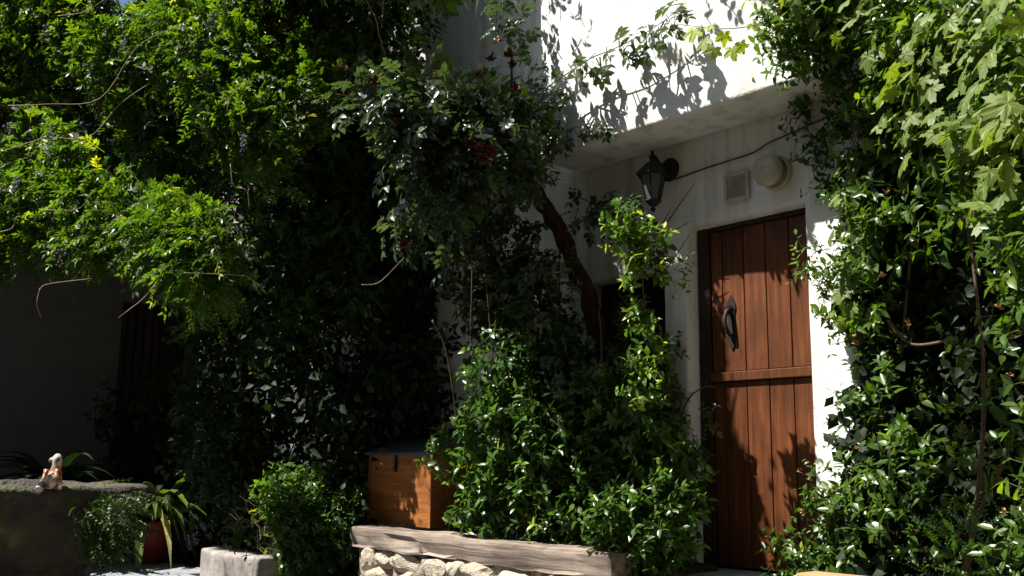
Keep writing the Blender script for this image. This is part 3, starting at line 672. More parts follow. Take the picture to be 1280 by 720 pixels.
# figurine: upright seated bird-like shape on the rim
fx, fy = [float(v) for v in atd(62, 606, 5.65)[:2]]; fz = zr-.01
a_ = Vector((fx-CAM[0], fy-CAM[1], 0)).normalized(); s_ = Vector((a_.y, -a_.x, 0))
fig = empty('ceramic_bird', (fx, fy, fz), 'small glossy ceramic bird figurine sitting upright on the rim of the stone basin', 'figurine')
bm = bmesh.new(); pr = [(0, .045), (.02, .062), (.045, .064), (.07, .055), (.095, .043), (.115, .034), (.135, .032), (.155, .036), (.17, .036), (.185, .028), (.197, .012)]
rings = []
for h_, r_ in pr:
    lean = .03*sin(h_*9); ring = []
    for k in range(16):
        an = 2*pi*k/16; p = Vector((fx, fy, fz+h_))+s_*(r_*.8*cos(an)+lean)+a_*(r_*sin(an)*.9); p += noise.noise_vector(p*22)*.005; ring.append(bm.verts.new(p))
    rings.append(ring)
for i in range(len(rings)-1):
    for k in range(16): bm.faces.new((rings[i][k], rings[i][(k+1) % 16], rings[i+1][(k+1) % 16], rings[i+1][k]))
bm.faces.new(rings[0][::-1]); bm.faces.new(rings[-1]); from_bm('body', bm, M['ceramic'], fig, smooth=True)
hp_ = Vector((fx, fy, fz+.165))+s_*.03
from_bm('beak', bm_tube([hp_-s_*.02, hp_-s_*.035-Vector((0, 0, .006)), hp_-s_*.045-Vector((0, 0, .014))], .018, .006, 8), M['ceramic'], fig, smooth=True)
for sg in (-1, 1):
    c_ = Vector((fx, fy, fz+.065))+s_*.005-a_*.04+s_*sg*.03; from_bm('wing', bm_tube([c_+Vector((0, 0, .045)), c_, c_-Vector((0, 0, .045))+s_*sg*.02], .012, .02, 8), M['ceramic'], fig, smooth=True)
    c_ = Vector((fx, fy, fz+.008))-a_*.04+s_*sg*.035; from_bm('foot', bm_tube([c_, c_+s_*sg*.03-a_*.02], .014, .01, 8), M['ceramic'], fig, smooth=True)

# =================================================================== PLANTS
def col3(p): return [float(v) for v in p]
# ---- wisteria over the courtyard
T_w = [T_compound(q_, l_, w_, sp_, d_, True, 56, True, .002, .35) for q_, l_, w_, sp_, d_ in ((5, .056, .023, .15, .2), (4, .062, .026, .14, .5), (6, .048, .02, .17, .35), (3, .066, .028, .11, .1), (5, .05, .022, .14, .8))]
wis = empty('wisteria', col3(atd(120, 700, 8.2)*[1, 1, 0]), 'large sunlit wisteria canopy with feathery leaves filling the upper left courtyard', 'wisteria')
LW = Leaves(T_w)
def wd(x, y): return 6.1+.0042*np.clip(300-x, 0, 500)+.0035*np.clip(340-y, 0, 500)+.002*np.clip(x-300, 0, 400)+.13*np.sin(x/47.)*np.sin(y/39.)
lit = [(-60, -60), (100, -60), (128, -5), (150, 16), (182, 14), (200, -50), (420, -60), (400, 60), (415, 105), (390, 145), (335, 185), (320, 250), (285, 310), (258, 365), (232, 360), (200, 322), (150, 305), (90, 322), (40, 318), (-60, 335)]
def wist_add(poly, nc, per, dep, rad, jd, tone, tsd=.15, down=.55, size=1.):
    P, D = clumps(poly, nc, per, dep, rad, jd); n = len(P)
    f = D*.75+np.array([.02, -.3, -down])+rot_rand(n, .5); upv = SNv*1.1+rot_rand(n, .42)
    LW.add(frames(f, upv)*(size*rng.uniform(.7, 1.15, n))[:, None, None], P, rng.normal(tone, tsd, n))
wist_add(lit, 1100, 12, wd, .2, .3, .42, .24, .3)
wist_add([(200, 150), (340, 60), (410, 70), (400, 150), (335, 190), (320, 250), (285, 310), (258, 350), (230, 340)], 120, 12, wd, .2, .5, .38, .22, .3)
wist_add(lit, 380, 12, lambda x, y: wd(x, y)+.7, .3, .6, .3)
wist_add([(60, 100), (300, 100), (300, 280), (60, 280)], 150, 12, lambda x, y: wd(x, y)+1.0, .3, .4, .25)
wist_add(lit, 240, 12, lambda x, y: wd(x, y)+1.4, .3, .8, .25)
# mostly unseen leaves added above and left of the frame,
# placed up-sun so that they shade the back of the courtyard
Zall = LOWZ+[Z_cl, Z_wist, Z_up, Z_bed, Z_box, Z_shr, Z_rose, Z_door, Z_jas]
dz = sample([(240, 130), (330, -20), (585, -20), (560, 300), (640, 420), (700, 470), (560, 560), (450, 640), (300, 720), (0, 720), (0, 380), (240, 380), (300, 300)], 150000)
dw = sample([(535, -60), (662, -60), (672, 190), (560, 200)], 12000); dw = np.array([aty(x, y, -.02) for x, y in np.vstack([dw, sample([(545, 200), (690, 205), (740, 250), (740, 350), (690, 420), (600, 520)], 12000), sample([(735, 230), (870, 300), (870, 700), (840, 700), (800, 330)], 4000)])])
rng.shuffle(dw)
Pc = shade_canopy(np.vstack([dw, world(dz, rng.uniform(7.2, 12, len(dz)))]), 1.2, 7, Zall, lambda x, y, z: in_poly(x, y, [(-40, -40), (330, -40), (330, 330), (-40, 330)]) & (z > wd(x, y)+.25) | in_poly(x, y, [(480, 110), (640, 100), (660, 210), (500, 280)]) & (z > 6))
Pc = Pc[(Pc[:, 2] > 2.6) & (Pc[:, 1] < -.1)]; Pc = Pc[:30000]; n = len(Pc); print('canopy', n)
LK = Leaves([T_compound(2, .085, .045, .13, .3, True, 60, True, .002)]); LK.add(frames(rot_rand(n, .6)+np.array([.05, -.25, -.5]), np.array([-.25, -.25, .75])+rot_rand(n, .45))*(rng.uniform(1.0, 1.5, n))[:, None, None], Pc, rng.normal(.35, .15, n)); LK.build(wis, M['wist'], 0, clear=[Z_door2, Z_bed, Z_box2, Z_cl, Z_up]+LOWZ, far=12, rest='added_shade_foliage', hole=HOLE)
# shaded hanging part on the right
shade_poly = [(330, -20), (520, -20), (500, 30), (480, 90), (470, 110), (430, 110), (470, 200), (500, 300), (420, 420), (300, 430), (250, 390), (290, 330), (335, 250), (340, 190), (400, 150), (430, 110), (400, 60)]
wist_add(shade_poly, 200, 12, lambda x, y: 7.4+0*x, .28, 1.0, .25)
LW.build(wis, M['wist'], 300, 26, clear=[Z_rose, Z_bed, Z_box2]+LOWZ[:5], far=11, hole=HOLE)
for path in ([(6, 188), (60, 172), (110, 172), (150, 130), (185, 105)], [(10, 132), (60, 130), (125, 123), (170, 60), (215, 35)], [(288, 205), (292, 232), (308, 238), (312, 262)], [(0, 290), (15, 285), (20, 272), (30, 270)], [(50, 262), (95, 262), (112, 245), (120, 235)], [(196, 352), (180, 372), (160, 388), (148, 397)], [(452, 356), (468, 355), (480, 348), (505, 322)], [(230, 341), (262, 342), (310, 345)],
             [(455, -5), (470, 25), (474, 45), (483, 72)], [(480, -5), (477, 35)], [(598, -5), (594, 20), (590, 33)], [(72, 20), (105, 15), (130, 0)], [(50, 360), (46, 380), (52, 398)], [(50, 362), (60, 355), (115, 348)], [(283, 140), (290, 118), (312, 100)]):
    stem(wis, [atd(x, y, 5.85+.0016*max(0, x-150)) for x, y in path], .0024, .0014, M['drytwig'], 'tendril', 5, .1, 5)
for k in range(6):
    x0 = 60+k*90; stem(wis, [atd(x0+random.uniform(-20, 20), 340, 9.0), atd(x0+30, 280, 8.8), atd(x0+10, 180, 8.8), atd(x0+90, 60, 9)], .02, .01, M['brown_twig'], 'stem', 6, .2)
stem(wis, [col3(atd(300, 640, 8.6)*[1, 1, 0]), atd(310, 500, 8.4), atd(290, 380, 8.0), atd(240, 250, 7.4)], .06, .04, M['bark'], 'trunk', 8, .4)
for (x, y) in ((18, 137), (37, 138), (94, 171), (58, 192), (51, 218), (178, 84), (245, 24), (165, 238), (148, 12+262), (170, 318), (97, 285), (225, 55+3), (137, 157), (186, 88)):
    petals('blossom', wis, atd(x, y, 5.85), M['white_petal'], random.uniform(.02, .034), 4)
for (x, y) in ((12, 152), (65, 165), (268, 15), (155, 47), (305, 170), (75, 310), (58, 32), (20, 222)):
    bm = bmesh.new(); c_ = atd(x, y, 5.95)
    for k in range(14):
        t = k/14; p = c_+np.array([random.gauss(0, .015), random.gauss(0, .015), -.12*t]); b2 = bmesh.new(); bmesh.ops.create_icosphere(b2, subdivisions=1, radius=.009*(1.1-t*.6)); bmesh.ops.translate(b2, verts=b2.verts, vec=Vector(col3(p))); join(bm, b2)
    from_bm('flower_raceme', bm, M['mauve'], wis, kind='stuff')

# ---- ivy covering the shaded wall behind
T_simple = [T_leaf(1, .62, .12, .2, True), T_leaf(1, .75, .2, .3, True)]
ivy = empty('ivy', (-8.0, -.2, 0), 'dark ivy in deep shade covering the wall left of the rose', 'climber')
LI = Leaves(T_simple)
ip = [(330, 330), (470, 100), (500, 130), (550, 300), (560, 400), (600, 560), (560, 560), (450, 590), (440, 690), (300, 690), (215, 620), (235, 400)]
ip2 = [(400, -30), (530, -30), (515, 60), (495, 120), (530, 300), (330, 330)]
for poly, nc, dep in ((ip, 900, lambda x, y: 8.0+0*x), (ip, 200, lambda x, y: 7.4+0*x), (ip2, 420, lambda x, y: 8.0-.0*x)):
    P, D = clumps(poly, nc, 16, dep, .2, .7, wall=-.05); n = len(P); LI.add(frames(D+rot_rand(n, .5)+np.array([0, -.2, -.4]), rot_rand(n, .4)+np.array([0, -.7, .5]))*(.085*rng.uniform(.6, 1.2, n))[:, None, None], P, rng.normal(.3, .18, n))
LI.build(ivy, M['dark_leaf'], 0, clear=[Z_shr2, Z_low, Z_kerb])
stem(ivy, [(-8.2, -.1, 0), (-8.0, -.12, 1.5), (-7.6, -.1, 3), (-7.2, -.1, 4.6)], .04, .015, M['brown_twig'], 'stem', 6, .3)

# ---- tree beyond the wing
tr = empty('background_tree', (-19, -3.5, 0), 'dark tree rising behind the wisteria at the far end', 'tree')
stem(tr, [(-19, -3.5, 0), (-19.1, -3.4, 2.5), (-18.8, -3.6, 5), (-18.9, -3.5, 7.5)], .28, .08, M['bark'], 'trunk', 8, .3)
for k in range(5):
    a = k*1.3; stem(tr, [(-19, -3.5, 3.5+k*.5), (-19+cos(a)*1.0, -3.5+sin(a), 4.8+k*.5), (-19+cos(a)*2.4, -3.5+sin(a)*2.4, 6+k*.5)], .1, .03, M['bark'], 'limb', 6, .3)
LT = Leaves([T_leaf(1, .6, .1, .2, True)])
c0 = rng.normal(0, 1, (230, 3)); c0 /= np.linalg.norm(c0, axis=1, keepdims=True); c0 = np.array([-19, -3.5, 6.2])+c0*np.array([3.4, 3.6, 3.1])*(.5+.5*rng.uniform(0, 1, (230, 1)))
P = np.repeat(c0, 70, 0)+rng.normal(0, .38, (230*70, 3)); P = P[P[:, 2] > 2.2]; pxl = 640+F*((P-CAM)@_r)/((P-CAM)@_f); n = len(P)
LT.add(frames(rot_rand(n, 1)+np.array([0, 0, -.4]), rot_rand(n, .5)+np.array([0, 0, 1]))*(.15*rng.uniform(.6, 1.2, n))[:, None, None], P, rng.normal(.4, .2, n)); LT.build(tr, M['dark_leaf'], 0, rest='crown', hole=HOLE)

# ---- climbing rose
T_r = [T_compound(2, .062, .040, .11, .25, True, 66), T_compound(2, .056, .036, .10, .45, True, 60), T_compound(3, .05, .032, .13, .35, True, 62)]
rose = empty('climbing_rose', col3(aty(770, 690, -.35)*[1, 1, 0]+[0, 0, BZ]), 'old climbing rose with twisted bark trunk and dark red faded blooms', 'rose')
LR = Leaves(T_r)
tk = [aty(775, 670, -.12), aty(770, 560, -.13), aty(762, 470, -.20), aty(748, 410, -.30), aty(733, 365, -.38), aty(712, 315, -.47), aty(690, 270, -.56), aty(668, 240, -.66), aty(652, 215, -.78)]
trunk = from_bm('trunk', bm_tube(spline(tk, 16), .046, .042, 22, .8), M['bark'], rose, smooth=True)
for p in ([(652, 218), (625, 232), (590, 240), (562, 242)], [(655, 218), (650, 180), (640, 130), (640, 70)], [(655, 215), (600, 190), (540, 160), (480, 130), (420, 118)], [(660, 225), (690, 180), (700, 150)]):
    stem(rose, [atd(x, y, 6.15-.0*i) for i, (x, y) in enumerate(p)], .028 if p[1][0] < 640 and p[1][1] > 220 else .015, .006, M['bark'], 'branch', 7, .4)
shoot1 = [aty(x, y, -.54) for x, y in ((668, 125), (690, 105), (715, 88), (740, 72), (765, 62), (790, 50), (812, 38), (835, 22), (850, 8))]
shoot2 = [aty(x, y, -.5) for x, y in ((672, 178), (700, 166), (725, 158), (745, 152), (760, 152))]
shoot3 = [aty(x, y, -.6) for x, y in ((700, 178), (690, 200), (697, 232))]
def along(pts, Lv, per, size=1., tone=.4, droop=.5, sd_=.03, tsd=.15):
    S = np.array(spline(pts, 6)); n = len(S)*per; P = np.repeat(S, per, 0)+rng.normal(0, sd_, (n, 3)); t = np.gradient(S, axis=0); t = np.repeat(t/np.linalg.norm(t, axis=1, keepdims=True), per, 0)
    f = t*.5+rot_rand(n, .7)+np.array([0, -.1, -droop]); Lv.add(frames(f, rot_rand(n, .3)+np.array([-.2, -.4, .8]))*(size*rng.uniform(.7, 1.1, n))[:, None, None], P, rng.normal(tone, tsd, n))
for s_i, per in ((shoot1, 2), (shoot2, 2), (shoot3, 1)):
    stem(rose, s_i, .005, .002, M['brown_twig'], 'shoot', 5, .1); 
LR2 = Leaves(T_r); LR3 = Leaves([T_compound(2, .066, .042, .10, .3, True, 60), T_compound(1, .06, .04, .07, .5, True, 60)]); along(shoot1, LR3, 1, 1.3, .45, .8, .02); along(shoot2, LR3, 1, 1.05, .3, .6, .012); LR3.build(rose, M['rose_leaf'], 60, 10, rest='arching_foliage')
rp = [(405, 95), (450, 112), (520, 100), (575, 112), (620, 100), (635, 75), (650, 90), (665, 125), (672, 180), (668, 215), (640, 225), (560, 245), (530, 290), (505, 305), (485, 265), (505, 200), (485, 160), (430, 145)]
def rose_add(poly, nc, per, dep, rad, jd, tone, tsd=.16, size=1., down=.35):
    P, D = clumps(poly, nc, per, dep, rad, jd); n = len(P)
    LR.add(frames(D*.8+rot_rand(n, .4)+np.array([0, -.2, -down]), rot_rand(n, .4)+SNv)*(size*rng.uniform(.7, 1.12, n))[:, None, None], P, rng.normal(tone, tsd, n))
rose_add(rp, 150, 7, lambda x, y: 5.85+0*x, .10, .3, .42, size=1.25)
rose_add(rp, 110, 7, lambda x, y: 6.25+0*x, .15, .6, .25, size=1.2)
rose_add([(620, -20), (645, -20), (655, 60), (640, 75), (630, 40)], 12, 6, lambda x, y: 6.6+0*x, .06, .3, .35)
rose_add([(560, 250), (640, 245), (665, 280), (690, 380), (700, 470), (660, 520), (600, 500), (575, 400)], 135, 6, lambda x, y: 6.35+0*x, .09, .4, .38, size=1.25)
rose_add([(650, 320), (705, 370), (725, 480), (640, 500), (630, 400)], 46, 5, lambda x, y: 6.2+0*x, .08, .3, .42, size=1.2)
rose_add([(715, 240), (790, 240), (795, 275), (730, 290)], 12, 4, lambda x, y: 6.3+0*x, .08, .2, .2)
# growth above the frame against the upper wall
for poly, nn in ((SH1, 24), (SH2, 10), (SH3, 50), (SH4, 2)):
    q_ = sample(poly, nn); Q = np.array([aty(x, y, -OV) for x, y in q_]); P = Q+SN*rng.uniform(.7, 1.3, (nn, 1)); d = P-CAM; z = d@_f; x = 640+F*(d@_r)/z; y = 360-F*(d@_u)/z
    k_ = (y < -12) | in_poly(x, y, [(655, 130), (850, 0), (870, 20), (700, 150)]); P = P[k_ & (P[:, 1] < -OV-.05)]; n = len(P)
    LR2.add(frames(rot_rand(n, .5)+np.array([.2, -.1, -.5]), rot_rand(n, .3)+np.array([-.5, -.6, .6]))*(rng.uniform(.7, 1.0, n))[:, None, None], P, rng.normal(.4, .1, n))
LR.build(rose, M['rose_leaf'], 300, 16, clear=[Z_door2, Z_strip, Z_beam2, Z_box2, Z_shr2, Z_cl, Z_low], hole=[(668, 240), (700, 240), (765, 385), (742, 420), (712, 375), (690, 310)])
LR2.build(rose, M['rose_leaf'], 0, clear=[Z_door2, Z_strip], rest='shoot_foliage')
for p in ([(600, 245), (606, 330), (612, 400), (620, 500)], [(640, 250), (650, 340), (655, 430), (660, 520)], [(700, 290), (700, 400), (712, 470), (720, 560)], [(540, 400), (555, 430), (565, 480), (572, 540)], [(585, 270), (590, 330), (588, 420)]):
    stem(rose, [atd(x, y, 6.4) for x, y in p], .006, .004, M['brown_twig'], 'cane', 5, .2)
for (x, y, s) in ((600, 188, .05), (588, 182, .045), (612, 192, .045), (505, 308, .04), (468, 103, .04), (613, 73, .035), (645, 113, .035), (636, 68, .035), (603, 200, .04), (495, 152, .025), (640, 82, .03), (598, 95, .03)):
    petals('bloom', rose, atd(x, y, 5.68), M['rose'], s, 18)
for (x, y) in ((425, 82), (432, 86), (605, 58), (622, 52), (545, 92), (588, 150), (590, 110)):
    petals('withered_bloom', rose, atd(x, y, 5.85), M['dry'], .022, 8)

# ---- leafy shrub in the raised bed
T_s = [T_leaf(1, .55, .14, .2), T_leaf(1, .62, .1, .35), T_leaf(1, .48, .2, .1)]
sh = empty('bed_shrub', ((-5.2), -.4, BZ), 'dense leafy green shrub spilling over the timber beam beside the door', 'shrub')
LS = Leaves(T_s); tw = []
def shrub_add(Lv, poly, nc, per, dep, rad, jd, size, tone, tw=None, n=8, stem_=.10, tsd=.14, thin=None, **k):
    P, D = clumps(poly, nc, per, dep, rad, jd, thin=thin); D = D*.8+np.array([0, -.25, .25]); Lv.add(*sprig(P, D, n, stem_, size, tone=tone, tsd=tsd, tw=tw, **k))
body = [(585, 548), (605, 510), (650, 490), (720, 485), (790, 470), (840, 500), (858, 560), (862, 620), (850, 660), (825, 700), (800, 718), (700, 688), (640, 672), (588, 655), (572, 632), (600, 590)]
shrub_add(LS, body, 165, 7, lambda x, y: 6.45-.0028*(x-560), .13, .2, .078, .5, tw)
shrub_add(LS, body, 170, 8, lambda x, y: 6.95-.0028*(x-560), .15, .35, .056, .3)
shrub_add(LS, [(600, 450), (650, 395), (740, 400), (765, 480), (690, 520), (600, 520)], 34, 6, lambda x, y: 6.3+0*x, .09, .2, .07, .5, tw)
shrub_add(LS, [(650, 420), (700, 330), (735, 400), (720, 480)], 10, 5, lambda x, y: 6.25+0*x, .07, .15, .06, .5, tw)
shrub_add(LS, [(540, 560), (600, 540), (600, 600), (560, 600)], 7, 5, lambda x, y: 6.6+0*x, .06, .1, .07, .6, tw)
shrub_add(LS, [(655, 660), (740, 670), (730, 715), (690, 690)], 10, 4, lambda x, y: 6.0+0*x, .06, .1, .05, .4, tw)
shrub_add(LS, [(735, 640), (800, 590), (858, 600), (855, 680), (835, 735), (760, 735), (740, 690)], 50, 6, lambda x, y: 5.42+0*x, .09, .14, .066, .5, tw)
shrub_add(LS, [(780, 640), (850, 640), (835, 730), (790, 730)], 16, 5, lambda x, y: 5.75+0*x, .08, .1, .06, .6, tw)
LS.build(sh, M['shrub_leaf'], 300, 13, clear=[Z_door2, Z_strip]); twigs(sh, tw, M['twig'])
for p in ([(700, 700), (720, 600), (760, 500)], [(640, 680), (620, 600), (590, 545)], [(780, 700), (810, 600), (820, 520)]):
    stem(sh, [aty(x, y, -.3) for x, y in p], .012, .006, M['brown_twig'], 'stem', 6, .2)
# ---- upright climber between rose and door
cl = empty('upright_climber', col3(aty(800, 700, -.25)), 'bright green leafy climber standing against the wall below the lantern', 'climber')
LC = Leaves(T_s); tw = []
c1 = [(780, 262), (795, 258), (808, 285), (832, 310), (828, 345), (815, 380), (830, 440), (825, 500), (790, 500), (792, 400), (785, 340), (768, 300)]
LC1 = Leaves(T_s); tw1 = []; shrub_add(LC1, c1, 30, 5, lambda x, y: 5.5+0*x, .04, .12, .062, .66, tw1)
shrub_add(LC, [(790, 390), (818, 380), (838, 430), (850, 500), (800, 520), (740, 510), (765, 450)], 44, 6, lambda x, y: 5.95+0*x, .09, .2, .064, .4, tw)
shrub_add(LC1, [(820, 335), (850, 330), (852, 352), (825, 358)], 4, 3, lambda x, y: 5.5+0*x, .04, .05, .05, .75, tw)
shrub_add(LC, [(850, 520), (882, 525), (876, 560), (850, 560)], 4, 4, lambda x, y: 5.8+0*x, .05, .05, .055, .4, tw)
shrub_add(LC, [(850, 595), (885, 600), (880, 622), (850, 620)], 4, 4, lambda x, y: 5.8+0*x, .05, .05, .055, .4, tw)
LC1.build(cl, M['shrub_leaf'], 120, 13, rest='top_foliage', hole=[(738, 350), (778, 348), (784, 440), (745, 430)]); LC.build(cl, M['shrub_leaf'], 150, 13, hole=[(738, 350), (778, 348), (784, 440), (745, 430)], clear=[Z_door2, Z_strip]); twigs(cl, tw, M['twig'])
for p in ([(800, 680), (792, 560), (790, 430), (786, 330), (780, 262)], [(815, 660), (812, 500), (806, 400), (800, 290)], [(835, 640), (845, 560), (842, 480)], [(748, 520), (752, 440), (749, 385)], [(845, 540), (860, 500), (880, 484), (893, 484)]):
    stem(cl, [atd(x, y, 6.0) for x, y in p], .007, .003, M['brown_twig'], 'stem', 5, .2)
# ---- dry stalks leaning out from the wall
ds = empty('dry_stalks', col3(aty(822, 305, -.1)), 'fan of thin blackened dry stalks leaning out beside the lantern', 'dry plant')
for p in ([(822, 296), (845, 262), (868, 229)], [(818, 303), (840, 290), (864, 275)], [(828, 342), (846, 318), (863, 291)], [(820, 322), (842, 330)], [(818, 320), (838, 321)], [(818, 300), (829, 278), (838, 262)]):
    stem(ds, [aty(x, y, -.03-.03*i) for i, (x, y) in enumerate(p)], .005, .002, M['darkstalk'], 'stalk', 5)

# ---- star jasmine on the right
jas = empty('star_jasmine', (-2.2, -.4, 0), 'thick glossy star jasmine wall climbing right of the door to the overhang', 'climber')
LJ = Leaves([T_leaf(1, .5, .16, .2), T_leaf(1, .54, .1, .35), T_leaf(1, .46, .22, .05)]); tw = []
def jd_(x, y): return 5.35-.0062*np.clip(x-1010, 0, 400)+.15*np.sin(x/31.)*np.sin(y/43.)
jp = [(948, -60), (1340, -60), (1340, 780), (1005, 780), (1010, 650), (1026, 600), (1046, 540), (1058, 430), (1062, 330), (1075, 250), (1073, 195), (1095, 150), (1075, 120), (1020, 135), (985, 125), (975, 70)]
shrub_add(LJ, jp, 420, 6, jd_, .12, .22, .078, .42, tw, thin=DARK_R)
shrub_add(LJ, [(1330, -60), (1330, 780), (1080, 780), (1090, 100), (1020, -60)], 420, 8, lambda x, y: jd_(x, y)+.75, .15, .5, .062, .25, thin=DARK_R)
for q_ in range(len(LJ.T)):          # the lower right of the climber is hollow: few leaves stand in front of deep shade
    d = LJ.T[q_]-CAM; z = d@_f; x = 640+F*(d@_r)/z; y = 360-F*(d@_u)/z; kp = ~in_poly(x, y, DARK_R) | (rng.uniform(0, 1, len(x)) < np.where(z < jd_(x, y)+.45, .6, .3))
    for A_ in (LJ.M, LJ.T, LJ.tone, LJ.k): A_[q_] = A_[q_][kp]
P, D = clumps([(1330, -60), (1330, 780), (1060, 780), (1095, 100), (1040, -60)], 520, 18, lambda x, y: np.array([proj(aty(a_, b_, -.12))[2] for a_, b_ in zip(x, y)]), .16, 0.); n = len(P); LB = Leaves(T_simple); LB.add(frames(rot_rand(n, .6)+np.array([0, 0, -.3]), rot_rand(n, .4)+np.array([0, -.8, .3]))*(.085*rng.uniform(.7, 1.2, n))[:, None, None], P, rng.normal(.05, .08, n)); LB.build(jas, M['dark_leaf'], 0, rest='shade_dark_foliage')  # near-black backing leaves; the climber's inner shade is put into their colour
shrub_add(LJ, [(1000, 300), (1040, 320), (1050, 700), (1010, 700), (1025, 560), (1040, 480)], 34, 5, lambda x, y: 5.3+0*x, .07, .1, .05, .5, tw)
shrub_add(LJ, [(950, -40), (1090, -40), (1090, 80), (1040, 85), (1000, 105), (985, 95), (968, 40)], 70, 6, lambda x, y: 4.95+0*x, .10, .25, .07, .5, tw)
shrub_add(LJ, [(1005, 335), (1030, 340), (1030, 362), (1005, 355)], 3, 3, lambda x, y: 5.2+0*x, .03, .05, .05, .6, tw)
shrub_add(LJ, [(1040, -330), (1400, -330), (1400, -50), (1020, -50)], 60, 7, lambda x, y: 4.5+0*x, .2, .6, .062, .4)
dj = sample(DARK_R, 60000); Pc = shade_canopy(world(dj, rng.uniform(3.9, 5, len(dj))), .4, 3.8, [Z_strip, Z_door2, Z_up, Z_jas], lambda x, y, z: in_poly(x, y, [(1120, -40), (1330, -40), (1330, 330), (1160, 330)]) & (z > jd_(x, y)+.25))[:8000]; n = len(Pc); print('jas canopy', n)  # leaves added up-sun, mostly out of view, to shade the lower right
LJ.add(frames(rot_rand(n, .7), np.array([-.25, -.35, .75])+rot_rand(n, .3))*(rng.uniform(.08, .12, n))[:, None, None], Pc, rng.normal(.35, .15, n))
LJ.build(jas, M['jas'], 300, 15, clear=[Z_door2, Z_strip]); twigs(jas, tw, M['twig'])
for p in ([(1205, 715), (1225, 640), (1245, 600), (1262, 560)], [(1110, 400), (1140, 430), (1190, 425)], [(1080, 780), (1120, 500), (1150, 200), (1180, -50)], [(1200, 780), (1230, 500), (1200, 200)], [(960, -10), (990, 60), (1020, 120)]):
    stem(jas, [atd(x, y, float(jd_(np.array(x), np.array(y)))+.1) for x, y in p], .010, .006, M['brown_twig'], 'stem', 6, .2)
for k, (x, y) in enumerate(((1016, 330), (1103, 345), (1165, 330), (1190, 430), (1135, 405), (1070, 430), (1066, 420), (1205, 650), (1070, 560), (1105, 565), (1000, 590), (1012, 600), (1025, 645), (1010, 650), (1004, 640), (1070, 655), (1255, 640), (1275, 615), (1210, 512), (1005, 640), (1015, 660), (1030, 610), (1024, 120), (1012, 135), (1060, 150), (1075, 145), (1045, 195), (1040, 215), (988, 690), (1108, 240), (1262, 470), (1250, 385), (1055, 180), (1230, 270), (1156, 700), (1030, 560), (1020, 580), (1017, 625))):
    petals('withered_blossom', jas, atd(x, y, float(jd_(np.array(float(x)), 0))-.1), M['dry'], random.uniform(.012, .024), 7)

# ---- grape vine over the jasmine
gv = empty('grape_vine', (-1.6, -1.3, 0), 'pale green lobed grape vine leaves hanging over the glossy climber at upper right', 'grapevine')
LG = Leaves([T_grape(1, i) for i in range(5)])
def grape_add(poly, n, dep, size, tone, tsd=.15, jd=.3):
    P = world(sample(poly, n), dep(*sample(poly, n).T)); P = sample(poly, n); P = world(P, dep(P[:, 0], P[:, 1])+rng.uniform(0, jd, n)); P[:, 1] = np.minimum(P[:, 1], -.08)
    f = rot_rand(n, .45)+np.array([-.15, -.35, -.65]); upv = rot_rand(n, .38)+SNv+np.array([-.1, -.3, -.1])
    LG.add(frames(f, upv)*(size*rng.uniform(.6, 1.15, n))[:, None, None], P, rng.normal(tone, tsd, n))
gd = lambda x, y: 4.5-.0052*np.clip(x-1050, 0, 300)
grape_add([(1075, 60), (1290, -20), (1290, 290), (1240, 290), (1150, 150), (1150, 210), (1100, 200)], 120, gd, .078, .5)
grape_add([(960, -30), (1290, -30), (1290, 60), (1070, 70), (990, 30)], 70, lambda x, y: gd(x, y)+.1, .06, .5)
grape_add([(1050, 170), (1150, 170), (1130, 240), (1100, 310), (1070, 400), (1040, 410), (1038, 250)], 60, lambda x, y: 4.8+0*x, .06, .42)
grape_add([(1225, 60), (1300, 60), (1300, 300), (1230, 260)], 26, lambda x, y: 3.3+0*x, .085, .6)
gw = [(868, 45, .07), (880, 58, .065), (893, 68, .06), (905, 50, .06), (915, 68, .065), (926, 62, .05), (862, 38, .05), (940, 38, .045), (888, 40, .04)]
Pg = np.array([aty(x, y-8, -.72) for x, y, s in gw]); n = len(gw)
LG.add(frames(rot_rand(n, .3)+np.array([.1, -.1, -.9]), rot_rand(n, .25)+np.array([.5, -.8, .2]))*np.array([s for *_, s in gw])[:, None, None]*1.1, Pg, rng.normal(.9, .06, n))
LG.build(gv, M['grape'], 300, 6, clear=[Z_strip, Z_door2])
stem(gv, [aty(x, y, -.72) for x, y in ((975, 20), (940, 32), (905, 36), (870, 33), (845, 30))], .004, .002, M['twig'], 'shoot', 5)
stem(gv, [(-1.45, -.5, 0), (-1.5, -.5, 1.5), atd(1250, 240, 4.6), atd(1170, 60, 4.9), atd(1000, -20, 5.2)], .02, .006, M['brown_twig'], 'stem', 6, .3)

# ---- low shrub at the kerb
ls = empty('kerb_shrub', (float(kx)+.5, -.6, kt-.05), 'low bright leafy shrub growing left of the wooden chest', 'shrub')
LL = Leaves(T_s); tw = []
shrub_add(LL, [(300, 640), (330, 605), (370, 598), (420, 610), (448, 630), (440, 700), (400, 715), (345, 700), (310, 685)], 75, 6, lambda x, y: 7.5+0*x, .11, .2, .078, .55, tw)
shrub_add(LL, [(340, 640), (445, 620), (448, 730), (360, 730)], 60, 7, lambda x, y: 7.35+0*x, .11, .3, .06, .35, tw)
LL.build(ls, M['shrub_leaf'], 250, 12, clear=[Z_kerb]); twigs(ls, tw, M['twig'])
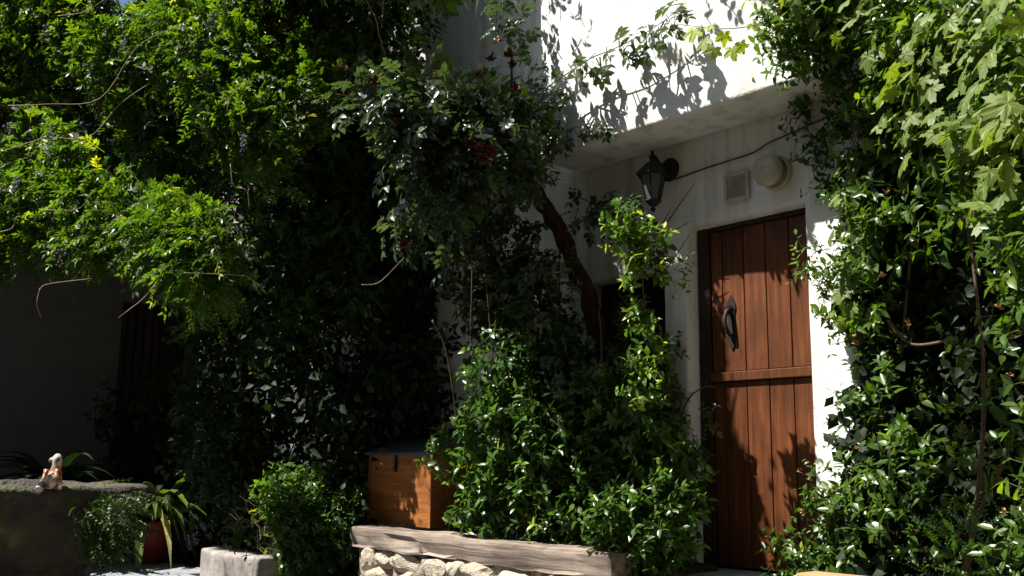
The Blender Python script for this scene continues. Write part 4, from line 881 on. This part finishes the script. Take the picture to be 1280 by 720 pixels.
# ---- ferny plant bottom right
fp = empty('small_leaved_plant', col3(atd(1230, 740, 3.9)*[1, 1, 0]), 'small leaved plant at the foot of the glossy climber in the lower right corner', 'plant')
LF = Leaves([T_compound(6, .02, .011, .12, .2, True, 60, True, .0015)])
P, D = clumps([(1170, 690), (1230, 650), (1290, 660), (1290, 740), (1170, 740)], 26, 5, lambda x, y: 3.75+0*x, .07, .15); n = len(P)
LF.add(frames(D+np.array([0, 0, .7]), rot_rand(n, .3)+np.array([-.3, -.4, .6]))*rng.uniform(.7, 1.1, n)[:, None, None], P, rng.normal(.4, .15, n)); LF.build(fp, M['shrub_leaf'], 60, 20)
# ---- maidenhair hanging on the basin
mf = empty('maidenhair_fern', (cx+.5*_r[0], cy+.5*_r[1], zr-.1), 'soft green fern hanging from the right side of the stone basin', 'fern')
LM = Leaves([T_compound(6, .022, .016, .12, .8, True, 60, True, .0015), T_compound(5, .02, .015, .1, 1.1, True, 60, True, .0015)])
P, D = clumps([(95, 628), (130, 612), (175, 614), (160, 640), (150, 680), (118, 690), (104, 670)], 46, 7, lambda x, y: 5.62+.0015*(x-90), .04, .08); n = len(P)
LM.add(frames(D*.6+np.array([0, -.1, -.7])+rot_rand(n, .3), rot_rand(n, .3)+np.array([-.2, -.7, .4]))*rng.uniform(.7, 1.1, n)[:, None, None], P, rng.normal(.1, .15, n)); LM.build(mf, M['moss'], 120, 16)

# ---- red pot and strap-leaved plant
pc = atz(186, 703, .05); s = 8.2/proj(pc)[2]; pc = CAM+(pc-CAM); pcx, pcy = float(pc[0]), float(pc[1])
sc_ = proj(pc)[2]/F
pot = empty('plant_pot', (pcx, pcy, .05), 'round red plant pot standing in shade behind the stone basin', 'plant pot')
rp_ = 25*sc_; hp2 = 52*sc_
from_bm('body', bm_lathe([(rp_*.72, 0), (rp_*.98, hp2*.8), (rp_*.96, hp2*.82), (rp_*.8, hp2*.83)], (pcx, pcy, .05), 28), M['terracotta'], pot, smooth=True)
from_bm('rim', bm_lathe([(rp_*1.0, hp2*.8), (rp_*1.09, hp2*.82), (rp_*1.09, hp2*.98), (rp_*.98, hp2), (rp_*.95, hp2*.9)], (pcx, pcy, .05), 28), M['terracotta'], pot, smooth=True)
from_bm('soil', bm_lathe([(rp_*.94, hp2*.88), (rp_*.9, hp2*.9)], (pcx, pcy, .05), 20), M['soil'], pot)
T_st = [T_strap(1, .055, a, 8) for a in (.75, 1.0, 1.25)]
def strap_plant(name, c, label, n, size, tone, seedrot=0, tsd=.25, mt='strap'):
    e = empty(name, c, label, 'plant'); Lp = Leaves(T_st); a = rng.uniform(0, 6.28, n); el = rng.uniform(-.1, .9, n)
    f = np.stack([np.cos(a), np.sin(a), el], 1); Lp.add(frames(f)*(size*rng.uniform(.6, 1.1, n))[:, None, None], np.array(c)+rng.normal(0, .03, (n, 3)), rng.normal(tone, tsd, n)); Lp.build(e, M[mt], 300, 1, maxd=99)
    return e
strap_plant('strap_leaved_plant', [pcx, pcy, .05+hp2*.85], 'arching strap leaved plant with yellowed tips growing in the red pot', 80, .95, .62)
q = atd(120, 625, 6.9); 0 and strap_plant('strap_leaved_plant', [float(q[0]), float(q[1]), float(q[2])-.25], 'low arching strap leaved plant just behind the right rim of the basin', 26, .7, .7)
q = atd(70, 560, 9.2); strap_plant('spiky_shrub', [float(q[0]), float(q[1]), .6], 'dark spiky plant silhouetted against the dim white wall at far left', 90, .9, -.2, mt='dark_leaf')  # darkest leaf tone; the silhouette is put into the colour
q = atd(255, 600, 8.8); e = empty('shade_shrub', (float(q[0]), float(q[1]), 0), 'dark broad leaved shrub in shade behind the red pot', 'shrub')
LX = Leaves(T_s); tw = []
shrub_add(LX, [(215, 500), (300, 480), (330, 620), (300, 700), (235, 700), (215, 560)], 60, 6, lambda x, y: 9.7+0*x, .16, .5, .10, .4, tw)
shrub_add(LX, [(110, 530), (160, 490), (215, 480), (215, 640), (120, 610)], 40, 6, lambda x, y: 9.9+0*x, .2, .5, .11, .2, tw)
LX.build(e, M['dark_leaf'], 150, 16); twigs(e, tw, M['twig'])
fl = Leaves([T_leaf(1, .55, .2, .35)]); e = empty('fallen_leaves', (-8.5, -1.8, .05), kind='stuff'); P = np.stack([rng.uniform(-10.5, -6, 260), rng.uniform(-3.1, -1.1, 260), np.full(260, .062)], 1)
fl.add(frames(rot_rand(260, 1)*[1, 1, .1], rot_rand(260, .25)+np.array([0, 0, 1]))*(.06*rng.uniform(.6, 1.1, 260))[:, None, None], P, rng.normal(.6, .3, 260)); fl.build(e, M['dark_leaf'], 0)
print('tris', sum(sum(len(p.vertices)-2 for p in o.data.polygons) for o in bpy.data.objects if o.type == 'MESH'))
